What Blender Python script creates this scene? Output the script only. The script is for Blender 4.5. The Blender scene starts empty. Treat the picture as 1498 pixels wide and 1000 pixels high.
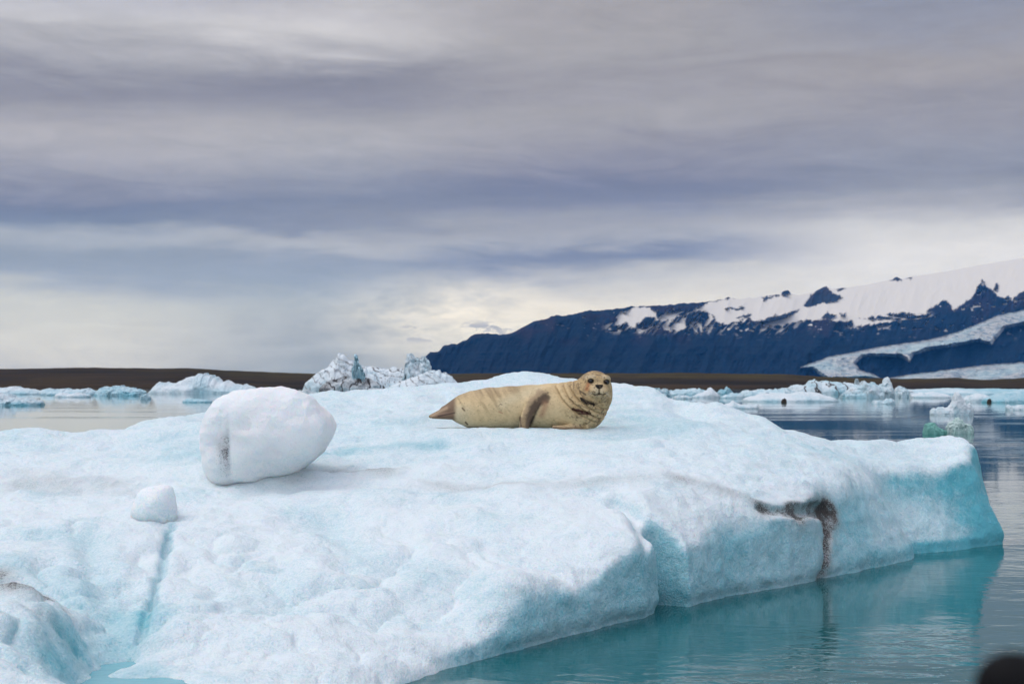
import bpy, math, random
import numpy as np
from mathutils import Vector

SC = bpy.context.scene
COL = SC.collection
R = math.radians
# ------------------------------------------------------------------ camera
H, F, HOR, CX = 1.65, 2080.0, 560.0, 749.0      # eye height, focal length and horizon as read from the photograph
cam_d = bpy.data.cameras.new("camera")
cam = bpy.data.objects.new("camera", cam_d); COL.objects.link(cam)
cam_d.sensor_width = 36.0; cam_d.lens = 50.0
cam.location = (0, 0, H); cam.rotation_euler = (R(90), 0, 0)
cam_d.shift_y = 60.0 / 1498.0
cam_d.clip_start = 0.05; cam_d.clip_end = 60000
cam_d.dof.use_dof = True; cam_d.dof.focus_distance = 13.4; cam_d.dof.aperture_fstop = 4.8
SC.camera = cam
SC.view_settings.view_transform = 'Standard'; SC.view_settings.look = 'None'
SC.view_settings.exposure = 0.0; SC.view_settings.gamma = 1.0
SC.render.engine = 'CYCLES'
SC.cycles.volume_bounces = 1
SC.cycles.max_bounces = 8
SC.cycles.caustics_reflective = False; SC.cycles.caustics_refractive = False

# ------------------------------------------------------------------ node helper
class N:
    def __init__(s, tree): s.t = tree; tree.nodes.clear()
    def n(s, typ, **kw):
        nd = s.t.nodes.new(typ)
        for k, v in kw.items(): setattr(nd, k, v)
        return nd
    def put(s, sock, v):
        if v is None: return
        if isinstance(v, bpy.types.NodeSocket): s.t.links.new(v, sock)
        else: sock.default_value = v
    def m(s, op, a, b=None, c=None, clamp=False):
        nd = s.n('ShaderNodeMath', operation=op, use_clamp=clamp)
        s.put(nd.inputs[0], a); s.put(nd.inputs[1], b); s.put(nd.inputs[2], c)
        return nd.outputs[0]
    def ss(s, x, a, b):
        nd = s.n('ShaderNodeMapRange', interpolation_type='SMOOTHSTEP')
        s.put(nd.inputs[0], x); s.put(nd.inputs[1], a); s.put(nd.inputs[2], b)
        return nd.outputs[0]
    def mix(s, f, a, b, bt='MIX'):
        nd = s.n('ShaderNodeMix', data_type='RGBA', blend_type=bt)
        s.put(nd.inputs[0], f); s.put(nd.inputs[6], a); s.put(nd.inputs[7], b)
        return nd.outputs[2]
    def xyz(s, x, y, z):
        nd = s.n('ShaderNodeCombineXYZ')
        s.put(nd.inputs[0], x); s.put(nd.inputs[1], y); s.put(nd.inputs[2], z)
        return nd.outputs[0]
    def noise(s, vec, scale, detail=4, rough=.55, dist=0.0):
        nd = s.n('ShaderNodeTexNoise')
        s.put(nd.inputs['Vector'], vec); nd.inputs['Scale'].default_value = scale
        nd.inputs['Detail'].default_value = detail; nd.inputs['Roughness'].default_value = rough
        nd.inputs['Distortion'].default_value = dist
        return nd.outputs['Fac']
    def vscale(s, vec, sx, sy, sz):
        nd = s.n('ShaderNodeVectorMath', operation='MULTIPLY')
        s.put(nd.inputs[0], vec); nd.inputs[1].default_value = (sx, sy, sz)
        return nd.outputs[0]
    def ramp(s, f, stops, interp='LINEAR'):
        nd = s.n('ShaderNodeValToRGB'); cr = nd.color_ramp; cr.interpolation = interp
        while len(cr.elements) < len(stops): cr.elements.new(0.5)
        for e, (p, c) in zip(cr.elements, stops): e.position = p; e.color = (*c, 1)
        s.put(nd.inputs[0], f); return nd.outputs[0]
    def attr(s, name):
        return s.n('ShaderNodeAttribute', attribute_name=name)

def lin(c):
    return tuple((v / 255 / 12.92) if v <= 10 else ((v / 255 + .055) / 1.055) ** 2.4 for v in c)

# ------------------------------------------------------------------ sky and sun
SUN_AZ, SUN_EL = R(-80), R(56)            # azimuth from +Y towards +X: high on the left
world = bpy.data.worlds.new("World"); SC.world = world; world.use_nodes = True
w = N(world.node_tree)
tc = w.n('ShaderNodeTexCoord').outputs['Generated']
sep = w.n('ShaderNodeSeparateXYZ'); w.put(sep.inputs[0], tc)
dx, dy, dz = sep.outputs
az = w.m('ARCTAN2', dx, dy)
hr = w.m('SQRT', w.m('ADD', w.m('MULTIPLY', dx, dx), w.m('MULTIPLY', dy, dy)))
el = w.m('ARCTAN2', dz, hr)
# long flat layers of stratus: noise stretched along the horizon, finer towards it
lay = w.xyz(w.m('MULTIPLY', az, 2.0), w.m('MULTIPLY', el, 13.0), 0.0)
n1 = w.noise(lay, 1.5, 5, .55, .3)
lay2 = w.xyz(w.m('ADD', w.m('MULTIPLY', az, 6.0), w.m('MULTIPLY', el, 6.0)), w.m('MULTIPLY', el, 30.0), 3.7)
n2 = w.noise(lay2, 1.5, 6, .58, 1.1)
lay3 = w.xyz(w.m('MULTIPLY', az, 26.0), w.m('MULTIPLY', el, 70.0), 8.1)
n3 = w.noise(lay3, 1.4, 5, .6, .2)
warp = w.m('ADD', w.m('MULTIPLY', w.m('SUBTRACT', n1, .5), .06), w.m('MULTIPLY', w.m('SUBTRACT', n2, .5), .022))
tilt = w.m('MULTIPLY', az, -.010)
e2 = w.m('ADD', w.m('ADD', el, warp), tilt)
q = w.m('MULTIPLY', e2, 1 / .27)           # 0 at the horizon, 1 at the top of the picture
def col_ramp(rows):
    return w.ramp(q, [(1 - y / 560.0, lin(c)) for y, c in reversed(rows)], 'CARDINAL')
A = col_ramp([(10, (190, 191, 202)), (70, (188, 188, 194)), (130, (147, 147, 157)), (175, (152, 151, 159)), (210, (174, 172, 176)),
              (290, (130, 133, 148)), (328, (124, 132, 148)), (352, (164, 169, 175)), (385, (148, 155, 163)), (415, (158, 164, 170)),
              (445, (200, 200, 190)), (515, (199, 197, 188)), (548, (168, 171, 170))])
B = col_ramp([(10, (176, 175, 183)), (62, (206, 205, 209)), (110, (146, 146, 156)), (150, (144, 144, 155)), (205, (173, 172, 176)),
              (285, (136, 140, 154)), (330, (138, 142, 154)), (350, (172, 174, 177)), (375, (150, 156, 166)), (405, (148, 156, 165)),
              (440, (163, 170, 172)), (500, (162, 167, 167)), (548, (152, 159, 160))])
Cc = col_ramp([(10, (166, 163, 167)), (80, (164, 162, 166)), (140, (158, 156, 162)), (180, (164, 162, 166)), (225, (148, 147, 157)),
              (285, (122, 126, 145)), (335, (156, 157, 164)), (355, (158, 160, 167)), (378, (128, 134, 152)), (405, (190, 190, 188)),
              (440, (218, 214, 203)), (490, (232, 226, 208)), (548, (205, 203, 195))])
D = col_ramp([(10, (146, 149, 164)), (60, (146, 149, 164)), (120, (160, 157, 161)), (180, (152, 150, 157)), (240, (146, 147, 157)),
              (290, (142, 144, 154)), (322, (172, 172, 176)), (345, (204, 203, 201)), (375, (216, 214, 210)), (410, (222, 220, 216)),
              (450, (214, 212, 206)), (500, (205, 205, 202)), (548, (190, 192, 192))])
c1 = w.mix(w.ss(az, -.30, -.12), A, B)
c2 = w.mix(w.ss(az, -.14, .03), c1, Cc)
c3 = w.mix(w.ss(az, .10, .28), c2, D)
# brighter break in the cloud low in the middle, over the mountain's foot
gx = w.m('DIVIDE', w.m('SUBTRACT', az, -.030), .075); gy = w.m('DIVIDE', w.m('SUBTRACT', el, .045), .022)
g = w.m('POWER', 2.718, w.m('MULTIPLY', w.m('ADD', w.m('MULTIPLY', gx, gx), w.m('MULTIPLY', gy, gy)), -1.0))
g = w.m('MULTIPLY', g, w.ss(n3, .25, .65))
c4 = w.mix(w.m('MULTIPLY', g, .85), c3, (*lin((250, 242, 222)), 1))
# small dark scud in that break
sx = w.ss(w.m('ABSOLUTE', w.m('SUBTRACT', az, -.040)), .055, .025); sy = w.ss(w.m('ABSOLUTE', w.m('SUBTRACT', el, .036)), .011, .003)
sc_ = w.m('MULTIPLY', w.m('MULTIPLY', sx, sy), w.ss(n3, .50, .60))
c4 = w.mix(w.m('MULTIPLY', sc_, .85), c4, (*lin((150, 152, 158)), 1))
c4 = w.mix(w.ss(el, .24, .0), c4, w.mix(1.0, c4, (1.03, 1.085, 1.25, 1), 'MULTIPLY'))
tex = w.m('ADD', 1.04, w.m('ADD', w.m('MULTIPLY', w.m('SUBTRACT', n3, .5), .20), w.m('MULTIPLY', w.m('SUBTRACT', n2, .5), .36)))
up = w.m('MULTIPLY', w.ss(el, .27, 1.1), 1.4)          # an overcast sky is brightest overhead
back = w.m('ADD', 1.0, w.m('MULTIPLY', w.ss(dy, .1, -.7), .85))      # unseen sky behind the camera, brightened to light the camera-facing sides
val = w.m('MULTIPLY', w.m('MULTIPLY', tex, back), w.m('ADD', 1.0, up))
c4 = w.mix(w.ss(el, .30, .9), c4, w.mix(1.0, c4, (1.0, 1.0, .97, 1), 'MULTIPLY'))
mul = w.n('ShaderNodeVectorMath', operation='SCALE'); w.put(mul.inputs[0], c4); w.put(mul.inputs[3], val)
sky = w.n('ShaderNodeTexSky', sky_type='NISHITA'); sky.sun_disc = False
sky.sun_elevation = SUN_EL; sky.sun_rotation = SUN_AZ
bg1 = w.n('ShaderNodeBackground'); w.put(bg1.inputs[0], mul.outputs[0]); bg1.inputs[1].default_value = 1.0
bg2 = w.n('ShaderNodeBackground'); w.put(bg2.inputs[0], sky.outputs[0]); bg2.inputs[1].default_value = .05
mx = w.n('ShaderNodeMixShader'); mx.inputs[0].default_value = .06
w.put(mx.inputs[1], bg1.outputs[0]); w.put(mx.inputs[2], bg2.outputs[0])
out = w.n('ShaderNodeOutputWorld'); w.put(out.inputs[0], mx.outputs[0])

sun_d = bpy.data.lights.new("sun", 'SUN'); sun_d.energy = .8; sun_d.angle = R(35); sun_d.color = (1, .965, .91)
sun = bpy.data.objects.new("sun", sun_d); COL.objects.link(sun)
sdir = Vector((math.sin(SUN_AZ) * math.cos(SUN_EL), math.cos(SUN_AZ) * math.cos(SUN_EL), math.sin(SUN_EL)))
sun.rotation_euler = sdir.to_track_quat('Z', 'Y').to_euler()

# ------------------------------------------------------------------ numeric helpers
def vnoise(p, seed=0):
    p = np.asarray(p, np.float32)
    i = np.floor(p).astype(np.int64); f = (p - i).astype(np.float32)
    f = f * f * f * (f * (f * 6 - 15) + 10)
    res = np.zeros(len(p), np.float32)
    for a in (0, 1):
        wx = f[:, 0] if a else 1 - f[:, 0]
        for b in (0, 1):
            wy = f[:, 1] if b else 1 - f[:, 1]
            for c in (0, 1):
                wz = f[:, 2] if c else 1 - f[:, 2]
                h = ((i[:, 0] + a) * 374761393 + (i[:, 1] + b) * 668265263 + (i[:, 2] + c) * 1274126177 + seed * 974634777) & 0xffffffff
                h = ((h ^ (h >> 13)) * 1103515245) & 0xffffffff
                h = ((h ^ (h >> 16)) * 2246822519) & 0xffffffff
                h = h ^ (h >> 15)
                res += wx * wy * wz * (h & 0xffffff).astype(np.float32) / 16777215.0
    return res * 2 - 1
def fbm(p, scale, octv=4, seed=0, gain=.5, lac=2.03):
    p = np.asarray(p, np.float32) * scale
    if p.shape[1] == 2: p = np.concatenate([p, np.full((len(p), 1), .37, np.float32)], 1)
    r = 0; a = 1.0; t = 0
    for o in range(octv):
        r = r + a * vnoise(p, seed + o * 17); t += a; a *= gain; p = p * lac
    return r / t
def ridged(p, scale, octv=4, seed=0):
    p = np.asarray(p, np.float32) * scale
    if p.shape[1] == 2: p = np.concatenate([p, np.full((len(p), 1), .37, np.float32)], 1)
    r = 0; a = 1.0; t = 0
    for o in range(octv):
        r = r + a * (1 - 2 * np.abs(vnoise(p, seed + o * 17))); t += a; a *= .5; p = p * 2.03
    return r / t
def sstep(x, a, b):
    t = np.clip((x - a) / (b - a), 0, 1); return t * t * (3 - 2 * t)
def smin(a, b, k):
    h = np.maximum(k - np.abs(a - b), 0) / k
    return np.minimum(a, b) - h * h * k * .25
def smax(a, b, k): return -smin(-a, -b, k)
def seg_dist(P, a, b):
    a = np.asarray(a, np.float32); b = np.asarray(b, np.float32); ab = b - a
    t = np.clip(((P - a) @ ab) / max(float(ab @ ab), 1e-9), 0, 1)
    return np.linalg.norm(P - a - t[:, None] * ab, axis=1), t
def poly_dist(P, pts):
    d = np.full(len(P), 1e9, np.float32)
    for a, b in zip(pts[:-1], pts[1:]): d = np.minimum(d, seg_dist(P, a, b)[0])
    return d
def poly_signed(P, pts):           # positive inside
    pts = [np.asarray(p, np.float32) for p in pts]
    d = poly_dist(P, pts + [pts[0]])
    ins = np.zeros(len(P), bool); n = len(pts)
    for k in range(n):
        a, b = pts[k], pts[(k + 1) % n]
        if a[1] == b[1]: continue
        c = (a[1] > P[:, 1]) != (b[1] > P[:, 1])
        xi = (b[0] - a[0]) * (P[:, 1] - a[1]) / (b[1] - a[1]) + a[0]
        ins ^= c & (P[:, 0] < xi)
    return np.where(ins, d, -d)

def surface_nets(G):
    """vertices in index space and quads of the zero surface of a sampled field (negative inside)"""
    S = G < 0
    nx, ny, nz = G.shape
    cnt = np.zeros((nx - 1, ny - 1, nz - 1), np.int8)
    cor = [(a, b, c) for a in (0, 1) for b in (0, 1) for c in (0, 1)]
    for a, b, c in cor: cnt += S[a:nx - 1 + a, b:ny - 1 + b, c:nz - 1 + c]
    act = (cnt > 0) & (cnt < 8)
    I = np.argwhere(act); idx = np.full(act.shape, -1, np.int32); idx[act] = np.arange(len(I))
    val = {c: G[I[:, 0] + c[0], I[:, 1] + c[1], I[:, 2] + c[2]] for c in cor}
    acc = np.zeros((len(I), 3), np.float32); num = np.zeros(len(I), np.float32)
    for c in cor:
        for ax in range(3):
            if c[ax]: continue
            d = list(c); d[ax] = 1; d = tuple(d)
            va, vb = val[c], val[d]; cr = (va < 0) != (vb < 0)
            t = np.where(cr, va / np.where(cr, va - vb, 1), 0)
            p = np.tile(np.array(c, np.float32), (len(I), 1)); p[:, ax] = t
            acc += p * cr[:, None]; num += cr
    V = I + acc / num[:, None]
    quads = []
    for ax in range(3):
        b, c = (ax + 1) % 3, (ax + 2) % 3
        s0 = [slice(None)] * 3; s1 = [slice(None)] * 3
        s0[ax] = slice(0, -1); s1[ax] = slice(1, None)
        A0, A1 = S[tuple(s0)], S[tuple(s1)]
        E = np.argwhere(A0 != A1)
        ok = (E[:, b] > 0) & (E[:, c] > 0) & (E[:, b] < G.shape[b] - 1) & (E[:, c] < G.shape[c] - 1)
        E = E[ok]; sg = A0[tuple(E.T)]
        def cell(ob, oc):
            Q = E.copy(); Q[:, b] += ob; Q[:, c] += oc; return idx[tuple(Q.T)]
        q_ = np.stack([cell(-1, -1), cell(0, -1), cell(0, 0), cell(-1, 0)], 1)
        q_[~sg] = q_[~sg][:, ::-1]
        quads.append(q_)
    return V.astype(np.float32), np.concatenate(quads)

def mesh_obj(name, V, Q, mat, parent=None, smooth=True, attrs=None, loc=None):
    """one mesh object from numpy vertices and quads (or a list of polygons)"""
    me = bpy.data.meshes.new(name)
    V = np.asarray(V, np.float32)
    if loc is not None: V = V - np.asarray(loc, np.float32)
    if isinstance(Q, np.ndarray):
        k = Q.shape[1]
        me.vertices.add(len(V)); me.vertices.foreach_set('co', V.ravel())
        me.loops.add(Q.size); me.loops.foreach_set('vertex_index', Q.astype(np.int32).ravel())
        me.polygons.add(len(Q)); me.polygons.foreach_set('loop_start', np.arange(len(Q), dtype=np.int32) * k)
        try: me.polygons.foreach_set('loop_total', np.full(len(Q), k, np.int32))
        except Exception: pass
        me.update(calc_edges=True)
    else:
        me.from_pydata(V.tolist(), [], Q); me.update()
    me.validate()
    me.polygons.foreach_set('use_smooth', np.full(len(me.polygons), smooth))
    for nm, arr in (attrs or {}).items():
        arr = np.asarray(arr, np.float32)
        if arr.ndim == 1:
            at = me.attributes.new(nm, 'FLOAT', 'POINT'); at.data.foreach_set('value', arr)
        else:
            at = me.attributes.new(nm, 'FLOAT_COLOR', 'POINT')
            at.data.foreach_set('color', np.concatenate([arr, np.ones((len(arr), 1), np.float32)], 1).ravel())
    me.materials.append(mat)
    o = bpy.data.objects.new(name, me); COL.objects.link(o)
    if loc is not None: o.location = loc
    if parent is not None: o.parent = parent
    return o
def normals(V, Q):
    a, b, c, d = (V[Q[:, k]] for k in range(4))
    fn = np.cross(c - a, d - b)
    vn = np.zeros_like(V)
    for k in range(4):
        for ax in range(3): vn[:, ax] += np.bincount(Q[:, k], fn[:, ax], len(V))
    return vn / np.maximum(np.linalg.norm(vn, axis=1, keepdims=True), 1e-9)
def grid_quads(n, m):
    i = np.arange(n - 1)[:, None] * m + np.arange(m - 1)[None]
    i = i.ravel(); return np.stack([i, i + m, i + m + 1, i + 1], 1)
def tag(o, label=None, cat=None, group=None, kind=None):
    for k, v in (('label', label), ('category', cat), ('group', group), ('kind', kind)):
        if v: o[k] = v
    return o
def at(px, py, Y): return np.array([(px - CX) / F * Y, Y, H - (py - HOR) / F * Y], np.float32)
def wl_Y(py): return H * F / (py - HOR)

# ------------------------------------------------------------------ materials
def new_mat(name):
    m = bpy.data.materials.new(name); m.use_nodes = True
    n = N(m.node_tree)
    b = n.n('ShaderNodeBsdfPrincipled'); o = n.n('ShaderNodeOutputMaterial')
    n.put(o.inputs[0], b.outputs[0]); return m, n, b
def bump(n, h, dist, strength=1.0, normal=None):
    nd = n.n('ShaderNodeBump'); n.put(nd.inputs['Height'], h)
    nd.inputs['Distance'].default_value = dist; nd.inputs['Strength'].default_value = strength
    n.put(nd.inputs['Normal'], normal); return nd.outputs[0]

def ice_material(name, crust, clear, grain, sss, scat=.035, grit=((.034, .033, .033), (.118, .110, .102), (.29, .282, .268))):
    m, n, b = new_mat(name)
    oc = n.n('ShaderNodeTexCoord').outputs['Object']
    blue = n.attr('blue').outputs['Fac']; dirt = n.attr('dirt').outputs['Fac']
    big = n.noise(n.vscale(oc, 1, 1.0, 1.5), 1.1 * grain, 5, .6, .4)
    mid = n.noise(oc, 6.0 * grain, 4, .6)
    fine = n.noise(oc, 70.0 * grain, 3, .7)
    vfine = n.noise(oc, 190.0 * grain, 2, .7)
    grainy = n.noise(oc, 30.0 * grain, 3, .7)
    f = n.m('ADD', blue, n.m('ADD', n.m('MULTIPLY', n.ss(big, .46, .74), .26), n.m('MULTIPLY', n.m('SUBTRACT', mid, .5), .28)))
    f = n.m('ADD', f, n.m('ADD', n.m('MULTIPLY', n.m('SUBTRACT', fine, .5), .9), n.m('MULTIPLY', n.m('SUBTRACT', grainy, .5), .55)), clamp=True)
    c = n.ramp(f, [(0, crust), (.42, tuple(x * .55 + y * .45 for x, y in zip(crust, clear))), (1, clear)])
    d = n.m('MULTIPLY', dirt, n.ss(n.m('ADD', dirt, n.m('ADD', n.m('MULTIPLY', n.m('SUBTRACT', fine, .5), 2.0), n.m('MULTIPLY', n.m('SUBTRACT', vfine, .5), 2.2))), .52, .8))
    dc = n.mix(mid, (*grit[0], 1), (*grit[1], 1))
    thin = n.mix(n.m('MULTIPLY', dirt, 1.0, clamp=True), c, (*grit[2], 1))
    c = n.mix(n.m('MINIMUM', n.m('MULTIPLY', d, 1.35), 1.0), thin, dc)
    n.put(b.inputs['Base Color'], c)
    n.put(b.inputs['Roughness'], n.m('SUBTRACT', .62, n.m('MULTIPLY', f, .22)))
    b.inputs['IOR'].default_value = 1.31
    b.inputs['Specular IOR Level'].default_value = .5
    if sss:
        b.inputs['Subsurface Weight'].default_value = sss
        b.inputs['Subsurface Radius'].default_value = (.25, .7, 1.0)
        b.inputs['Subsurface Scale'].default_value = scat
    hgt = n.m('ADD', n.m('MULTIPLY', mid, .5), n.m('ADD', n.m('MULTIPLY', grainy, .6), n.m('ADD', n.m('MULTIPLY', fine, .45), n.m('MULTIPLY', vfine, .22))))
    n.put(b.inputs['Normal'], bump(n, hgt, .05 / grain, .75))
    return m
ICE = ice_material("weathered_ice", (.80, .885, .915), (.125, .49, .58), 1.0, .40)
FAR_ICE = ice_material("distant_ice", (.76, .83, .87), (.14, .50, .62), .12, 0, grit=((.018, .018, .020), (.07, .065, .066), (.24, .23, .235)))
BLOCK_ICE = ice_material("translucent_block_ice", (.90, .93, .94), (.30, .62, .70), 1.1, .75, .12, grit=((.03, .031, .033), (.10, .10, .10), (.42, .45, .47)))
GREEN_ICE = ice_material("green_ice", (.30, .56, .52), (.04, .30, .24), .4, 0)

def water_material():
    m, n, b = new_mat("lagoon_water")
    oc = n.n('ShaderNodeTexCoord').outputs['Object']
    patch = n.noise(n.vscale(oc, .035, .20, 1), 1.0, 3, .55)
    a = n.noise(n.vscale(oc, 1.0, 1.5, 1), .55, 3, .5, .3)
    r = n.noise(n.vscale(oc, 1.0, 1.7, 1), 2.6, 3, .55, .6)
    s = n.noise(n.vscale(oc, 1.0, 1.5, 1), 9.0, 2, .5)
    sx_ = n.n('ShaderNodeSeparateXYZ'); n.put(sx_.inputs[0], oc)
    bx = n.m('SUBTRACT', sx_.outputs[0], 2.2); by = n.m('SUBTRACT', sx_.outputs[1], 5.5)
    wake = n.ss(n.m('SQRT', n.m('ADD', n.m('MULTIPLY', bx, bx), n.m('MULTIPLY', by, by))), 5.2, 1.5)     # water stirred round the boat
    amp = n.m('ADD', n.m('ADD', .30, n.m('MULTIPLY', n.ss(patch, .50, .72), 2.4)), n.m('ADD', n.m('MULTIPLY', wake, 5.0), n.m('MULTIPLY', n.m('MULTIPLY', n.ss(sx_.outputs[0], 2.5, 4.3), n.ss(sx_.outputs[1], 26.0, 15.0)), 1.6)))     # open water beyond the floe's lee
    hgt = n.m('ADD', n.m('MULTIPLY', a, .55), n.m('ADD', n.m('MULTIPLY', r, .20), n.m('MULTIPLY', s, .018)))
    hgt = n.m('MULTIPLY', hgt, amp)
    n.put(b.inputs['Normal'], bump(n, hgt, .0135, .8))
    b.inputs['Base Color'].default_value = (.004, .092, .104, 1)
    b.inputs['Roughness'].default_value = .04
    b.inputs['IOR'].default_value = 1.333
    return m
WATER = water_material()

# ------------------------------------------------------------------ lagoon and far shore
def sheet(name, x0, x1, y0, y1, z, mat):
    return mesh_obj(name, [(x0, y0, z), (x1, y0, z), (x1, y1, z), (x0, y1, z)], [(0, 1, 2, 3)], mat)
tag(sheet("lagoon_water", -9000, 9000, -400, 16000, 0, WATER), kind="structure")

def land_material():
    m, n, b = new_mat("moraine_ground")
    oc = n.n('ShaderNodeTexCoord').outputs['Object']
    a = n.noise(n.vscale(oc, .012, .02, .25), 1.0, 5, .6, .3)
    c_ = n.noise(n.vscale(oc, .05, .05, 1.2), 1.0, 4, .6)
    moss = n.attr('moss').outputs['Fac']
    c = n.mix(n.ss(a, .35, .65), (.007, .007, .009, 1), (.036, .022, .014, 1))
    g = n.m('MULTIPLY', moss, n.ss(n.m('ADD', c_, n.m('MULTIPLY', a, .5)), .55, .95))
    c = n.mix(g, c, (.052, .042, .012, 1))
    n.put(b.inputs['Base Color'], c); b.inputs['Roughness'].default_value = .95
    b.inputs['Specular IOR Level'].default_value = .1
    n.put(b.inputs['Normal'], bump(n, c_, 2.0, .6))
    return m
LAND = land_material()
def land():
    prof = [(-900, 543), (-300, 541), (0, 540), (60, 539.2), (110, 538), (170, 538.6), (230, 539.2), (275, 538.6), (330, 542), (400, 545), (445, 546.5), (560, 549), (665, 547.5), (740, 546),
            (900, 546.5), (1000, 545.5), (1080, 547), (1150, 547.5), (1200, 552), (1330, 554), (1400, 552.5), (1440, 556), (1498, 553.5), (1700, 552), (2400, 550)]
    px = np.linspace(-900, 2400, 900); n = len(px)
    top = np.interp(px, *zip(*prof)) + fbm(np.stack([px, px * 0], 1), .05, 4, 5) * .5
    rows = np.concatenate([np.linspace(0, 1, 34), [1.12, 1.4, 1.9, 3.0, 6.0]]); m = len(rows)
    T, P = np.meshgrid(rows, px); t = T.ravel(); p = P.ravel()
    crestY = 950.0; shoreY = 385 + 25 * fbm(np.stack([p, p * 0], 1), .012, 4, 11)
    Y = shoreY + (crestY - shoreY) * t
    X = (p - CX) / F * crestY * (.55 + .45 * np.minimum(t, 1)) + 0
    X = (p - CX) / F * Y
    zc = H + (HOR - np.repeat(top, m)) / F * crestY
    z = zc * np.clip(t, 0, 1) ** .75
    z = z * np.where(t > 1, np.clip(1 - (t - 1) * .4, .25, 1), 1) - np.where(t <= .001, .6, 0)
    XY = np.stack([X, Y], 1)
    z = z + (ridged(XY, .012, 4, 3) * .9 + fbm(XY, .05, 3, 9) * .25) * sstep(t, .02, .2) * (1 - sstep(t, .85, 1.0))
    moss = sstep(p, 150, 420) * sstep(t, .15, .5) * .9 + .15
    o = mesh_obj("terrain", np.stack([X, Y, z], 1), grid_quads(n, m)[:, ::-1], LAND, attrs={'moss': moss})
    return tag(o, kind="structure")
land()

# ------------------------------------------------------------------ mountain and glacier
SIL = [(330, 566), (520, 560), (600, 548), (616, 535), (622, 521.5), (629, 515), (641, 514), (648, 506.5), (660, 502), (668, 503), (685, 495), (693, 489), (704, 488), (741, 489), (758, 483), (781, 470), (794, 468),
       (814, 460), (822, 461.7), (848, 458), (861, 454), (900, 452), (923, 448), (961, 447), (1000, 444), (1025, 442), (1042, 440), (1060, 437), (1066, 434), (1075, 437), (1094, 436), (1117, 433), (1140, 430), (1146, 426), (1153, 425),
       (1158, 430), (1175, 431), (1190, 427), (1200, 422), (1208, 418), (1216, 422), (1236, 421), (1270, 416), (1303, 409), (1311, 405), (1320, 408), (1336, 404), (1360, 401), (1400, 394), (1450, 385), (1498, 377), (1650, 362), (1900, 350)]
def mtn_depth(px, py):             # distance of the mountain's flank: rises away from its foot
    up_ = np.maximum(556 - py, 0)
    return 6200 + up_ * 17 + 380 * np.sin(px * .006 + .5) + np.maximum(px - 1000, 0) * 1.2
def mtn_relief(px, py):
    p = np.stack([px + .35 * py, py * .55], 1)
    return ridged(p, .020, 5, 21) * 330 + fbm(p, .09, 4, 33) * 90
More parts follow.
